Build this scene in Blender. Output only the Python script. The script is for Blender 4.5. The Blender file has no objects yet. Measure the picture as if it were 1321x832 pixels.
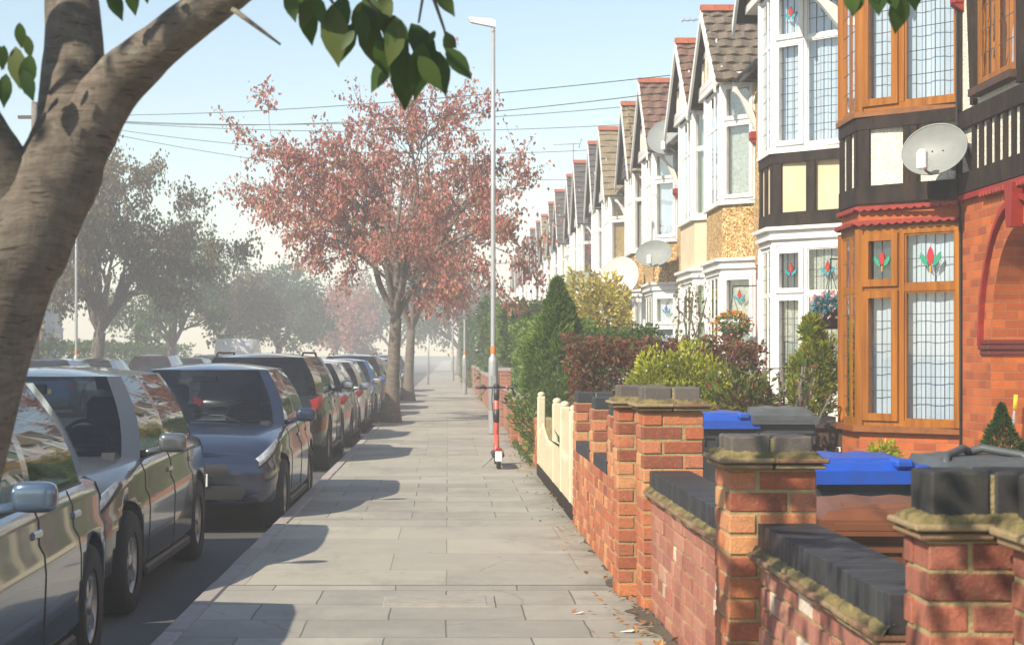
import bpy, bmesh, math, random
import numpy as np
from mathutils import Vector, Matrix, noise as mnoise
R = math.radians
random.seed(7); rng = np.random.default_rng(11)
S = bpy.context.scene
C = S.collection
F, VX, VY, EYE = 2150.0, 578.0, 458.0, 1.42      # focal length in photo pixels, vanishing point, eye height

# ------------------------------------------------------------------ materials
class N:
    """tiny node-tree writer"""
    def __init__(s, name):
        s.m = bpy.data.materials.new(name); s.m.use_nodes = True
        s.t = s.m.node_tree; s.t.nodes.clear()
        s.out = s.t.nodes.new('ShaderNodeOutputMaterial')
    def n(s, typ, **kw):
        nd = s.t.nodes.new(typ); ins = kw.pop('ins', {})
        for k, v in kw.items(): setattr(nd, k, v)
        for k, v in ins.items():
            if isinstance(v, bpy.types.NodeSocket): s.t.links.new(v, nd.inputs[k])
            else: nd.inputs[k].default_value = v
        return nd
    def link(s, a, b): s.t.links.new(a, b)
    def coord(s, kind='Object'):
        return s.n('ShaderNodeTexCoord').outputs[kind]
    def noise(s, vec, scale, detail=4, rough=.6):
        return s.n('ShaderNodeTexNoise', ins={'Vector': vec, 'Scale': scale, 'Detail': detail, 'Roughness': rough}).outputs['Fac']
    def ramp(s, fac, stops, interp='LINEAR'):
        r = s.n('ShaderNodeValToRGB', ins={'Fac': fac}); cr = r.color_ramp; cr.interpolation = interp
        while len(cr.elements) < len(stops): cr.elements.new(.5)
        for e, (p, c) in zip(cr.elements, stops):
            e.position = p; e.color = (c, c, c, 1) if isinstance(c, (int, float)) else (*c, 1)
        return r.outputs['Color']
    def mix(s, fac, a, b, mode='MIX'):
        nd = s.n('ShaderNodeMix', data_type='RGBA', blend_type=mode)
        for k, v in ((0, fac), (6, a), (7, b)):
            if isinstance(v, bpy.types.NodeSocket): s.t.links.new(v, nd.inputs[k])
            elif k == 0: nd.inputs[0].default_value = v
            else: nd.inputs[k].default_value = (*v, 1)
        return nd.outputs[2]
    def scale(s, vec, sc):
        return s.n('ShaderNodeMapping', ins={'Vector': vec, 'Scale': sc}).outputs[0]
    def bump(s, h, strength=.3, dist=.01, nrm=None):
        i = {'Height': h, 'Strength': strength, 'Distance': dist}
        if nrm: i['Normal'] = nrm
        return s.n('ShaderNodeBump', ins=i).outputs[0]
    def island(s): return s.n('ShaderNodeNewGeometry').outputs['Random Per Island']
    def bsdf(s, color, rough=.6, bump=None, **kw):
        p = s.n('ShaderNodeBsdfPrincipled')
        for k, v in (('Base Color', color), ('Roughness', rough)):
            if isinstance(v, bpy.types.NodeSocket): s.link(v, p.inputs[k])
            else: p.inputs[k].default_value = (*v, 1) if k == 'Base Color' else v
        if bump: s.link(bump, p.inputs['Normal'])
        for k, v in kw.items(): p.inputs[k.replace('_', ' ')].default_value = v
        return p.outputs[0]
    def done(s, sh): s.link(sh, s.out.inputs['Surface']); return s.m

def plain(name, c1, c2=None, scale=6, rough=.6, bump=0, bscale=60, stretch=(1,1,1), **kw):
    """paint, plastic, metal, wood: base colour with a slow second tone and fine grain"""
    g = N(name); v = g.scale(g.coord(), stretch)
    c2 = c2 or tuple(x*.78 for x in c1)
    col = g.mix(g.ramp(g.noise(v, scale, 5, .65), [(.35, 0.), (.7, 1.)]), c1, c2)
    b = g.bump(g.noise(v, bscale, 3), bump, .01) if bump else None
    return g.done(g.bsdf(col, rough, b, **kw))

def island_mat(name, stops, rough=.8, scale=18, grime=(.05,.045,.03), grime_amt=.5, bump=.8, bscale=60, pale_tone=(.45,.33,.22)):
    """masonry laid as separate units: a tone per unit, speckle and grime on top"""
    g = N(name); v = g.coord()
    col = g.ramp(g.island(), stops)
    sp = g.ramp(g.noise(v, 140, 3, .7), [(.3, .72), (.7, 1.15)])
    col = g.mix(1., col, sp, 'MULTIPLY')
    pale = g.ramp(g.noise(v, scale*2.3, 6, .75), [(.52, 0.), (.78, .42)])
    col = g.mix(pale, col, pale_tone)
    m = g.ramp(g.noise(v, scale, 5, .7), [(.5, 0.), (.75, grime_amt)])
    col = g.mix(m, col, grime)
    return g.done(g.bsdf(col, rough, g.bump(g.noise(v, bscale, 4, .7), bump, .006)))

def leaf_mat(name, stops, trans=.42, rough=.5):
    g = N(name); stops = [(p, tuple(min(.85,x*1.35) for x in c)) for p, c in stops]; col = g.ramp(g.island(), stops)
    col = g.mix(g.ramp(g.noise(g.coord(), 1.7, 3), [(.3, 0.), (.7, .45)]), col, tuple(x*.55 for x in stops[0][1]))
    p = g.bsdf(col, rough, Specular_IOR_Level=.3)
    t = g.n('ShaderNodeBsdfTranslucent', ins={'Color': col}).outputs[0]
    mx = g.n('ShaderNodeMixShader', ins={0: trans, 1: p, 2: t}).outputs[0]
    return g.done(mx)

def brickwork(name, c1, c2, mortar, bw=.225, bh=.075, rough=.85, spread=(.3,.75)):
    g = N(name); uv = g.coord('UV')
    b = g.n('ShaderNodeTexBrick', offset=.5, ins={'Vector': uv, 'Scale': 1., 'Brick Width': bw, 'Row Height': bh,
        'Mortar Size': .005, 'Mortar Smooth': .3, 'Color1': (*c1, 1), 'Color2': (*c2, 1), 'Mortar': (*mortar, 1), 'Bias': 0.})
    n1 = g.ramp(g.noise(g.coord(), 2.2, 5, .7), [(spread[0], .72), (spread[1], 1.12)])
    n2 = g.ramp(g.noise(g.coord(), 60, 3, .7), [(.25, .8), (.75, 1.12)])
    col = g.mix(1., g.mix(1., b.outputs['Color'], n1, 'MULTIPLY'), n2, 'MULTIPLY')
    h = g.mix(.25, b.outputs['Fac'], g.noise(g.coord(), 80, 3))
    inv = g.n('ShaderNodeInvert', ins={'Color': h}).outputs[0]
    return g.done(g.bsdf(col, rough, g.bump(inv, .7, .008)))

def pebbledash(name, stops, size=70, bump=.8):
    g = N(name); v = g.coord()
    vo = g.n('ShaderNodeTexVoronoi', ins={'Vector': v, 'Scale': size})
    sep = g.n('ShaderNodeSeparateColor', ins={0: vo.outputs['Color']}).outputs[0]
    col = g.ramp(sep, stops)
    col = g.mix(g.ramp(g.noise(v, 1.5, 5), [(.4, 0.), (.8, .35)]), col, tuple(x*.6 for x in stops[0][1]))
    inv = g.n('ShaderNodeInvert', ins={'Color': vo.outputs['Distance']}).outputs[0]
    return g.done(g.bsdf(col, .9, g.bump(inv, bump, .012)))

def glass_mat(name, tint=(.85,.9,.92), gl=.9):
    g = N(name)
    t = g.n('ShaderNodeBsdfTransparent', ins={'Color': (*tint, 1)}).outputs[0]
    nz = g.bump(g.noise(g.coord(), 3.5, 2), .06, .02)
    r = g.n('ShaderNodeBsdfGlossy', ins={'Color': (gl, gl, gl, 1), 'Roughness': .02, 'Normal': nz}).outputs[0]
    f = g.n('ShaderNodeFresnel', ins={'IOR': 1.55}).outputs[0]
    f2 = g.n('ShaderNodeMath', operation='MULTIPLY_ADD', ins={0: f, 1: 1.1, 2: .05}).outputs[0]
    return g.done(g.n('ShaderNodeMixShader', ins={0: f2, 1: t, 2: r}).outputs[0])

M = {}
M['white'] = plain('white_paint', (.74,.74,.72), (.6,.6,.58), 3, .4)
M['oak'] = plain('golden_oak_frame', (.36,.13,.008), (.17,.054,.004), 16, .42, .15, 30, (1,1,.05), Specular_IOR_Level=.3)
M['oak_sill'] = plain('dark_oak_sill', (.26,.085,.012), (.13,.045,.01), 12, .5, .1, 30, (1,.1,1))
M['black_timber'] = plain('black_timber', (.013,.012,.012), (.045,.03,.022), 9, .8, .4, 40, (1,1,.3), Specular_IOR_Level=.15)
M['brown_timber'] = plain('brown_timber', (.075,.035,.022), (.04,.022,.016), 9, .6, .4, 40, (1,1,.3))
M['red_trim'] = plain('red_trim', (.3,.022,.014), (.19,.018,.012), 10, .5)
M['maroon'] = plain('maroon_moulding', (.13,.02,.018), (.09,.015,.014), 10, .4)
M['cream_panel'] = plain('cream_panel', (.68,.55,.36), (.58,.46,.29), 3, .75, .15)
M['cream_render'] = plain('cream_render', (.62,.52,.36), (.5,.42,.29), 2, .85, .3)
M['white_render'] = plain('white_render', (.74,.73,.7), (.62,.61,.58), 1.5, .85, .3)
M['dash_white'] = pebbledash('white_pebbledash', [(0., (.6,.55,.42)), (.3, (.74,.7,.58)), (1., (.82,.8,.7))], 60)
M['dash_brown'] = pebbledash('brown_pebbledash', [(0., (.16,.09,.035)), (.35, (.4,.23,.08)), (.7, (.55,.36,.14)), (1., (.75,.6,.35))], 42)
M['brick_house'] = brickwork('orange_brickwork', (.55,.13,.022), (.32,.066,.017), (.34,.16,.07))
M['brick_red'] = brickwork('red_brickwork', (.36,.1,.05), (.24,.07,.04), (.35,.27,.2))
M['brick_far'] = brickwork('garden_brickwork', (.42,.15,.075), (.3,.1,.06), (.42,.36,.28))
M['glass'] = glass_mat('window_glass')
M['lead'] = plain('lead_came', (.05,.052,.055), None, 8, .5)
M['net'] = plain('net_curtain', (.58,.65,.73), (.42,.49,.57), 7, .9, .0, 50, (1,1,.15))
M['lace'] = plain('lace_curtain', (.55,.56,.48), (.25,.27,.24), 26, .9)
M['green_curtain'] = plain('green_curtain', (.34,.4,.26), (.24,.3,.2), 8, .9, 0, 50, (1,1,.1))
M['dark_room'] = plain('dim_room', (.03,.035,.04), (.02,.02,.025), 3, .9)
M['sg_red'] = plain('red_stained_glass', (.45,.02,.03), None, 6, .15)
M['sg_green'] = plain('green_stained_glass', (.03,.3,.17), None, 6, .15)
M['sg_blue'] = plain('teal_stained_glass', (.02,.3,.36), None, 6, .15)
M['sg_violet'] = plain('violet_stained_glass', (.18,.09,.4), None, 6, .15)
M['sg_gold'] = plain('amber_stained_glass', (.6,.3,.03), None, 6, .15)
def tile_mat(name, a, b, moss):
    g = N(name); v = g.coord()
    col = g.mix(g.ramp(g.noise(v, 5, 6, .75), [(.35, 0.), (.65, 1.)]), a, b)
    col = g.mix(g.ramp(g.noise(v, 19, 4, .75), [(.55, 0.), (.68, .8)]), col, moss)
    return g.done(g.bsdf(col, .9, g.bump(g.noise(v, 45, 4), .5, .02)))
M['tile_grey'] = tile_mat('grey_roof_tile', (.17,.135,.1), (.1,.08,.062), (.3,.27,.19))
M['tile_red'] = tile_mat('red_roof_tile', (.19,.1,.07), (.115,.065,.048), (.26,.21,.15))
M['tile_buff'] = tile_mat('buff_roof_tile', (.27,.215,.13), (.17,.135,.085), (.36,.31,.19))
M['slate'] = tile_mat('dark_slate', (.1,.095,.095), (.07,.066,.066), (.14,.135,.12))
M['ridge'] = plain('terracotta_ridge', (.4,.11,.05), (.28,.08,.04), 8, .85, .3)
M['upvc'] = plain('white_upvc', (.8,.81,.82), (.74,.75,.77), 4, .28)
M['gutter'] = plain('black_gutter', (.02,.02,.022), None, 5, .4)
M['door'] = plain('dark_green_door', (.03,.07,.05), None, 5, .35)
M['brick_unit'] = island_mat('weathered_red_bricks', [(0., (.22,.06,.032)), (.2, (.46,.125,.042)), (.42, (.36,.115,.06)), (.6, (.56,.2,.07)), (.78, (.46,.16,.08)), (.9, (.64,.32,.13)), (1., (.19,.065,.042))])
M['brick_dark'] = island_mat('dark_red_bricks', [(0., (.17,.05,.032)), (.3, (.3,.08,.045)), (.6, (.24,.08,.055)), (.85, (.4,.13,.075)), (1., (.2,.06,.042))], grime_amt=.65)
M['brick_wall'] = island_mat('mixed_wall_bricks', [(0., (.26,.085,.06)), (.25, (.4,.15,.1)), (.5, (.33,.125,.09)), (.7, (.47,.22,.15)), (.87, (.38,.14,.09)), (.93, (.62,.5,.38)), (1., (.66,.56,.46))], grime_amt=.45)
M['mortar'] = plain('sandy_mortar', (.4,.32,.15), (.25,.2,.1), 14, .95, .8, 90)
M['blue_brick'] = island_mat('blue_engineering_bricks', [(0., (.016,.018,.022)), (.5, (.025,.027,.033)), (1., (.038,.04,.046))], .55, 16, (.07,.075,.04), .3, .12, 60, (.06,.06,.065))
M['dark_joint'] = plain('dark_mortar', (.11,.1,.08), (.07,.065,.05), 20, .95)
M['cap_brick'] = island_mat('grey_cap_bricks', [(0., (.06,.05,.044)), (.5, (.095,.08,.07)), (1., (.125,.105,.09))], .75, 14, (.14,.13,.08), .4, .4, 60, (.16,.15,.13))
M['cap_dark'] = island_mat('black_cap_bricks', [(0., (.016,.016,.017)), (1., (.03,.028,.027))], .7, 14, (.06,.06,.035), .35, .4, 60, (.04,.038,.034))
M['crease'] = island_mat('creasing_tiles', [(0., (.16,.075,.045)), (.5, (.24,.14,.08)), (1., (.3,.22,.12))], .95, 9, (.17,.15,.05), .9, .8)
M['moss'] = plain('moss', (.06,.05,.022), (.28,.22,.085), 9, .95, 1., 70)
M['steel'] = plain('galvanised_steel', (.42,.44,.45), (.36,.38,.39), 6, .45, Metallic=.3)
M['grey_metal'] = plain('grey_metal', (.28,.29,.3), (.22,.23,.24), 9, .55)
M['dish'] = plain('grey_dish_mesh', (.25,.265,.255), (.2,.215,.205), 5, .55)
M['dish_white'] = plain('pale_dish_metal', (.5,.5,.48), (.43,.43,.42), 5, .5)
M['dish_dark'] = plain('dark_dish_mesh', (.24,.27,.27), (.19,.21,.21), 5, .6)
M['orange'] = plain('orange_band', (.75,.22,.03), None, 5, .5)
M['coral'] = plain('coral_paint', (.75,.11,.08), (.65,.09,.07), 5, .4)
M['rubber'] = plain('black_rubber', (.02,.02,.02), None, 9, .8)
M['black_plastic'] = plain('black_plastic', (.022,.024,.026), (.035,.037,.038), 7, .45)
M['grey_lid'] = plain('dark_grey_plastic', (.055,.065,.07), (.085,.095,.1), 5, .5)
M['blue_plastic'] = plain('blue_plastic', (.006,.075,.45), (.016,.06,.3), 9, .45, .15, 25)
M['brown_plastic'] = plain('brown_plastic', (.17,.058,.02), (.12,.042,.017), 4, .45)
M['bin_black'] = plain('charcoal_plastic', (.03,.033,.037), (.045,.048,.05), 5, .5)
M['fence'] = plain('dark_fence_timber', (.085,.05,.033), (.05,.03,.022), 8, .85, .5, 40, (.4,1,1))
M['cream_paint'] = plain('cream_paint', (.68,.61,.42), (.55,.49,.33), 5, .55, .2)
g = N('smooth_cherry_bark'); v = g.coord()
wv = g.mix(.05, v, g.n('ShaderNodeTexNoise', ins={'Vector': v, 'Scale': 6., 'Detail': 3.}).outputs['Color'], 'ADD')
band = g.noise(g.scale(wv, (5,5,34)), 1., 5, .7); grain = g.noise(g.scale(wv, (1,1,.35)), 34, 6, .75)
lent = g.ramp(g.noise(g.scale(wv, (16,16,110)), 1., 2, .5), [(.6,0.),(.68,1.)])
col = g.mix(g.ramp(band, [(.3,0.),(.7,1.)]), (.085,.068,.055), (.19,.16,.13)); col = g.mix(1., col, g.ramp(grain, [(.25,.7),(.75,1.2)]), 'MULTIPLY')
col = g.mix(lent, col, (.06,.045,.035)); lich = g.ramp(g.noise(v, 4.5, 7, .8), [(.55,0.),(.66,.8)]); col = g.mix(lich, col, (.23,.235,.18))
M['bark'] = g.done(g.bsdf(col, .9, g.bump(grain, .5, .012, g.bump(band, .5, .02))))
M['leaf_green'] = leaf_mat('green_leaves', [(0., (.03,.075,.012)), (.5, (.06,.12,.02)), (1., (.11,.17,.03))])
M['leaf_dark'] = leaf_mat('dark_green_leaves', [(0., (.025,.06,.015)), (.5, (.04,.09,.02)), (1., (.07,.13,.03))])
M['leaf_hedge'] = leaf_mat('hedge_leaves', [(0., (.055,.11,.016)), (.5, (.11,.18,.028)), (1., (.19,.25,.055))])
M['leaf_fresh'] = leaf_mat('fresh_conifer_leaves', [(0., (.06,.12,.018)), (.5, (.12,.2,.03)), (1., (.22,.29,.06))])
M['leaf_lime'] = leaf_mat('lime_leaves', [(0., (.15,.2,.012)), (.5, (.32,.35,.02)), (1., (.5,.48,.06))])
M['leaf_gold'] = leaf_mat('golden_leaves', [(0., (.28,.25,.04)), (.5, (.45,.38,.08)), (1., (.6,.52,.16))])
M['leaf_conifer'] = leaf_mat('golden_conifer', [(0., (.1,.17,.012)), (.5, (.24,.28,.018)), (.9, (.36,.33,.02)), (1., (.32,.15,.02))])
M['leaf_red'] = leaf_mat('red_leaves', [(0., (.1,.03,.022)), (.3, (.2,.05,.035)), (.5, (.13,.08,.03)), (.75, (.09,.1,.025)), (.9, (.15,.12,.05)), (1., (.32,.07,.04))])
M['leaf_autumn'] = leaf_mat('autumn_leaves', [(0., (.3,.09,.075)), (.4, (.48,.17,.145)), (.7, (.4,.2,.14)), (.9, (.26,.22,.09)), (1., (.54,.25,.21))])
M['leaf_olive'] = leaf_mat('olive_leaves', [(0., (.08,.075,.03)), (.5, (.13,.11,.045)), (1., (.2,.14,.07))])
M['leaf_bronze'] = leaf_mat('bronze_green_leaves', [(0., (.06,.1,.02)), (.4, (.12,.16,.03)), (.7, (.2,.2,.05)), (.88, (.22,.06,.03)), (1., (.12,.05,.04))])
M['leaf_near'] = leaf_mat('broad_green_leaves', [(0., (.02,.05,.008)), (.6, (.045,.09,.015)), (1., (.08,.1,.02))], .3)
M['leaf_dry'] = leaf_mat('fallen_brown_leaves', [(0., (.16,.06,.02)), (.5, (.35,.16,.04)), (.8, (.22,.12,.06)), (1., (.5,.28,.06))], .1)
M['petal_white'] = leaf_mat('white_petals', [(0., (.6,.58,.5)), (1., (.85,.83,.75))], .3)
M['petal_mix'] = leaf_mat('red_and_yellow_petals', [(0., (.6,.1,.03)), (.4, (.7,.3,.03)), (.7, (.7,.55,.1)), (1., (.65,.06,.05))], .3)
M['petal_pink'] = leaf_mat('pink_petals', [(0., (.6,.3,.35)), (.6, (.75,.5,.5)), (1., (.8,.7,.6))], .3)
M['leaf_teal'] = leaf_mat('teal_leaves', [(0., (.02,.12,.13)), (.6, (.04,.2,.24)), (1., (.08,.3,.38))], .3)
M['yellow'] = plain('yellow_plastic', (.75,.5,.02), None, 5, .45)
M['terracotta'] = plain('terracotta', (.33,.12,.06), None, 8, .85)
M['soil'] = plain('soil', (.06,.045,.03), (.1,.08,.055), 20, .95, .8, 70)
M['paper'] = plain('litter_paper', (.75,.73,.7), None, 9, .8)

# ------------------------------------------------------------------ mesh builder
class MB:
    def __init__(s): s.v = []; s.f = []; s.m = []; s.sm = []
    def add(s, vs, fs, mat=0, smooth=False):
        b = len(s.v); s.v.extend([tuple(p) for p in vs])
        for f in fs: s.f.append([i+b for i in f]); s.m.append(mat); s.sm.append(smooth)
    def box(s, x0, x1, y0, y1, z0, z1, mat=0):
        s.add([(x0,y0,z0),(x1,y0,z0),(x1,y1,z0),(x0,y1,z0),(x0,y0,z1),(x1,y0,z1),(x1,y1,z1),(x0,y1,z1)],
              [(3,2,1,0),(4,5,6,7),(0,1,5,4),(1,2,6,5),(2,3,7,6),(3,0,4,7)], mat)
    def cbox(s, x0, x1, y0, y1, z0, z1, c=.006, mat=0, jit=0):
        """box with chamfered edges"""
        if jit:
            j = lambda: random.uniform(-jit, jit)
            x0 += j(); x1 += j(); y0 += j(); y1 += j(); z0 += j()*.6; z1 += j()*.6
        X = (x0, x1); Y = (y0, y1); Z = (z0, z1); vs = []; ix = {}
        for i in (0,1):
            for j in (0,1):
                for k in (0,1):
                    sx, sy, sz = (c, -c)[i], (c, -c)[j], (c, -c)[k]
                    for a, p in (('x', (X[i], Y[j]+sy, Z[k]+sz)), ('y', (X[i]+sx, Y[j], Z[k]+sz)), ('z', (X[i]+sx, Y[j]+sy, Z[k]))):
                        ix[(i,j,k,a)] = len(vs); vs.append(p)
        q = lambda *t: [ix[u] for u in t]
        fs = []
        for i in (0,1):
            f = q((i,0,0,'x'),(i,1,0,'x'),(i,1,1,'x'),(i,0,1,'x')); fs.append(f if i else f[::-1])
            f = q((0,i,0,'y'),(1,i,0,'y'),(1,i,1,'y'),(0,i,1,'y')); fs.append(f[::-1] if i else f)
            f = q((0,0,i,'z'),(1,0,i,'z'),(1,1,i,'z'),(0,1,i,'z')); fs.append(f if i else f[::-1])
        for i in (0,1):
            for j in (0,1):
                f = q((i,j,0,'x'),(i,j,1,'x'),(i,j,1,'y'),(i,j,0,'y')); fs.append(f if i == j else f[::-1])
                f = q((i,0,j,'x'),(i,1,j,'x'),(i,1,j,'z'),(i,0,j,'z')); fs.append(f[::-1] if i == j else f)
                f = q((0,i,j,'y'),(1,i,j,'y'),(1,i,j,'z'),(0,i,j,'z')); fs.append(f if i == j else f[::-1])
                for k in (0,1):
                    f = q((i,j,k,'x'),(i,j,k,'y'),(i,j,k,'z')); fs.append(f if (i+j+k) % 2 else f[::-1])
        s.add(vs, fs, mat)
    def prism(s, poly, z0, z1, mat=0, top=None):
        """vertical prism over a counter-clockwise plan polygon"""
        n = len(poly); t = top or poly
        s.add([(x,y,z0) for x,y in poly] + [(x,y,z1) for x,y in t],
              [list(range(n))[::-1], list(range(n,2*n))] + [(i,(i+1)%n,(i+1)%n+n,i+n) for i in range(n)], mat)
    def slab(s, poly, d, mat=0):
        """extrude a planar 3D polygon by vector d"""
        n = len(poly); P = [Vector(p) for p in poly]; D = Vector(d)
        s.add(P + [p+D for p in P], [list(range(n))[::-1], list(range(n,2*n))] + [(i,(i+1)%n,(i+1)%n+n,i+n) for i in range(n)], mat)
    def limb(s, pts, r, n=14, sub=5, knob=.0, seed=0):
        """rounded bough: the points are joined by a smooth curve, the bark swells and dips"""
        P = [Vector(p) for p in pts]; Q = [P[0]*2-P[1]]+P+[P[-1]*2-P[-2]]; rr = [r[0]]+list(r)+[r[-1]]; o = []; ro = []
        for i in range(1, len(Q)-2):
            for k in range(sub):
                t = k/sub; a, b, c, d = Q[i-1:i+3]
                o.append(.5*((2*b)+(c-a)*t+(2*a-5*b+4*c-d)*t*t+(3*b-a-3*c+d)*t**3)); ro.append(rr[i]+(rr[i+1]-rr[i])*t)
        o.append(P[-1]); ro.append(r[-1]); b0 = len(s.v); s.tube(o, ro, n, 0, True)
        for i in range(len(o)):
            for k in range(n):
                v = Vector(s.v[b0+i*n+k]); dd = v-o[i]; s.v[b0+i*n+k] = tuple(o[i]+dd*(1+knob*mnoise.noise(v*7+Vector((seed,0,0)))+knob*.6*mnoise.noise(v*19)))
    def tube(s, pts, r, n=8, mat=0, caps=True, smooth=True):
        P = [Vector(p) for p in pts]
        rr = r if isinstance(r, (list, tuple)) else [r]*len(P)
        t0 = (P[1]-P[0]).normalized(); up = Vector((0,0,1)) if abs(t0.z) < .9 else Vector((1,0,0))
        a = t0.cross(up).normalized(); vs = []
        for i, p in enumerate(P):
            t = (P[min(i+1,len(P)-1)]-P[max(i-1,0)]).normalized()
            a = (a - t*a.dot(t)).normalized(); b = t.cross(a)
            for k in range(n):
                w = 2*math.pi*k/n; vs.append(p + (a*math.cos(w)+b*math.sin(w))*rr[i])
        fs = [(i*n+k, i*n+(k+1)%n, (i+1)*n+(k+1)%n, (i+1)*n+k) for i in range(len(P)-1) for k in range(n)]
        s.add(vs, fs, mat, smooth)
        if caps:
            b = len(s.v)-len(vs)
            s.f.append([b+k for k in range(n)][::-1]); s.m.append(mat); s.sm.append(False)
            s.f.append([b+(len(P)-1)*n+k for k in range(n)]); s.m.append(mat); s.sm.append(False)
    def lathe(s, prof, c=(0,0,0), n=24, axis='z', mat=0, smooth=True):
        vs = []
        for r, h in prof:
            for k in range(n):
                w = 2*math.pi*k/n; a, b = r*math.cos(w), r*math.sin(w)
                p = {'z': (a,b,h), 'y': (a,h,-b), 'x': (h,a,b)}[axis]
                vs.append((p[0]+c[0], p[1]+c[1], p[2]+c[2]))
        fs = [(i*n+k, i*n+(k+1)%n, (i+1)*n+(k+1)%n, (i+1)*n+k) for i in range(len(prof)-1) for k in range(n)]
        s.add(vs, fs, mat, smooth)
    def grid(s, fn, nu, nv, mat=0, smooth=True, flip=False):
        vs = [fn(i/nu, j/nv) for i in range(nu+1) for j in range(nv+1)]
        w = nv+1
        fs = [(i*w+j, (i+1)*w+j, (i+1)*w+j+1, i*w+j+1) for i in range(nu) for j in range(nv)]
        if flip: fs = [f[::-1] for f in fs]
        s.add(vs, fs, mat, smooth)
    def ellipsoid(s, c, r, nu=10, nv=16, mat=0, fn=None):
        def g(u, v):
            a = math.pi*u; b = 2*math.pi*v
            d = Vector((math.sin(a)*math.cos(b), math.sin(a)*math.sin(b), -math.cos(a)))
            k = fn(d) if fn else 1
            return (c[0]+r[0]*d.x*k, c[1]+r[1]*d.y*k, c[2]+r[2]*d.z*k)
        s.grid(g, nu, nv, mat, True, True)
    def mesh(s, name, mats, uv=True):
        me = bpy.data.meshes.new(name)
        me.from_pydata(s.v, [], s.f)
        for m in mats: me.materials.append(m)
        me.polygons.foreach_set('material_index', s.m)
        me.polygons.foreach_set('use_smooth', s.sm)
        if uv and len(s.f) < 20000:
            L = me.uv_layers.new(name='UVMap').data
            for p in me.polygons:
                n = p.normal
                if abs(n.z) < .75:
                    t = Vector((-n.y, n.x, 0)).normalized()
                    for li in p.loop_indices:
                        c = me.vertices[me.loops[li].vertex_index].co
                        L[li].uv = (t.x*c.x+t.y*c.y, c.z)
                else:
                    for li in p.loop_indices:
                        c = me.vertices[me.loops[li].vertex_index].co
                        L[li].uv = (c.x, c.y)
        me.update()
        return me

def link(o): C.objects.link(o); return o
def mlist(m): return [M[k] if isinstance(k, str) else k for k in (m if isinstance(m, (list, tuple)) else [m])]
def tag(o, label, cat, group=None):
    o['label'] = label; o['category'] = cat
    if group: o['group'] = group
    return o
def thing(name, label, cat, loc=(0,0,0), rz=0, group=None):
    o = link(bpy.data.objects.new(name, None)); o.empty_display_size = .2
    o.location = loc; o.rotation_euler = (0,0,rz)
    return tag(o, label, cat, group)
def part(name, mb, mats, parent, loc=None, label=None):
    o = link(bpy.data.objects.new(name, mb.mesh(name, mlist(mats)))); o.parent = parent
    if loc: o.location = loc
    if label: o['label'] = label
    return o
def solo(name, mb, mats, label, cat, group=None, loc=(0,0,0), rz=0):
    o = link(bpy.data.objects.new(name, mb.mesh(name, mlist(mats)))); o.location = loc; o.rotation_euler = (0,0,rz)
    return tag(o, label, cat, group)
def struct(name, mb, mats):
    o = link(bpy.data.objects.new(name, mb.mesh(name, mlist(mats)))); o['kind'] = 'structure'; return o
def kids(o): return [c for c in bpy.data.objects if c.parent == o]
KIDS = {}
def index_kids():
    KIDS.clear()
    for o in bpy.data.objects:
        if o.parent: KIDS.setdefault(o.parent.name, []).append(o)
def dup(root, loc, rz=None, label=None, group=None, scale=None, swap=None):
    def cp(o, parent=None):
        c = o.copy(); C.objects.link(c)
        if parent: c.parent = parent
        if swap:
            for i, sl in enumerate(o.material_slots):
                if sl.material and sl.material.name in swap:
                    c.material_slots[i].link = 'OBJECT'; c.material_slots[i].material = swap[sl.material.name]
        for ch in KIDS.get(o.name, []): cp(ch, c)
        return c
    index_kids()
    r = cp(root); r.location = loc
    if rz is not None: r.rotation_euler = (0,0,rz)
    if label: r['label'] = label
    if group: r['group'] = group
    if scale: r.scale = scale
    return r

# ------------------------------------------------------------------ foliage
def leaves(pts, size, flat=.3, jitter=.35, dirs=None, wide=.5, mat=0, mb=None, fold=.25):
    """one small folded leaf per point, turned at random"""
    mb = mb or MB(); n = len(pts); P = np.asarray(pts)
    d = rng.normal(size=(n,3)) if dirs is None else np.asarray(dirs) + rng.normal(size=(n,3))*.45
    d /= np.linalg.norm(d, axis=1)[:,None]+1e-9
    nn = rng.normal(size=(n,3)); nn[:,2] = np.abs(nn[:,2])+flat
    sd = np.cross(d, nn); sd /= np.linalg.norm(sd, axis=1)[:,None]+1e-9
    up = np.cross(sd, d)
    L = size*(1+rng.uniform(-jitter, jitter, n))[:,None]
    a = P; b = P+d*L*.45+sd*L*wide*.5+up*L*fold*.4; c = P+d*L; e = P+d*L*.45-sd*L*wide*.5+up*L*fold*.4
    V = np.stack([a,b,c,e], 1).reshape(-1,3)
    base = len(mb.v); mb.v.extend(map(tuple, V.tolist()))
    for i in range(n):
        k = base+4*i
        mb.f.append([k,k+1,k+2]); mb.f.append([k,k+2,k+3])
    mb.m.extend([mat]*2*n); mb.sm.extend([False]*2*n)
    return mb
def blob_pts(n, c, r, shell=.55, lump=.25, seed=0, zmin=None):
    """points through the outer part of a lumpy ellipsoid"""
    g = np.random.default_rng(seed+5)
    d = g.normal(size=(n,3)); d /= np.linalg.norm(d, axis=1)[:,None]
    ph = g.uniform(0, 6.28, (4,)); fr = g.uniform(2, 4.5, (4,3))
    k = 1+lump*sum(np.sin(d@fr[i]+ph[i]) for i in range(4))/2
    rad = (shell+(1-shell)*g.uniform(0,1,n)**.6)*k
    p = np.asarray(c)+d*np.asarray(r)*rad[:,None]
    if zmin is not None: p[:,2] = np.maximum(p[:,2], zmin+g.uniform(0,.1,n))
    return p, d
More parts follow.
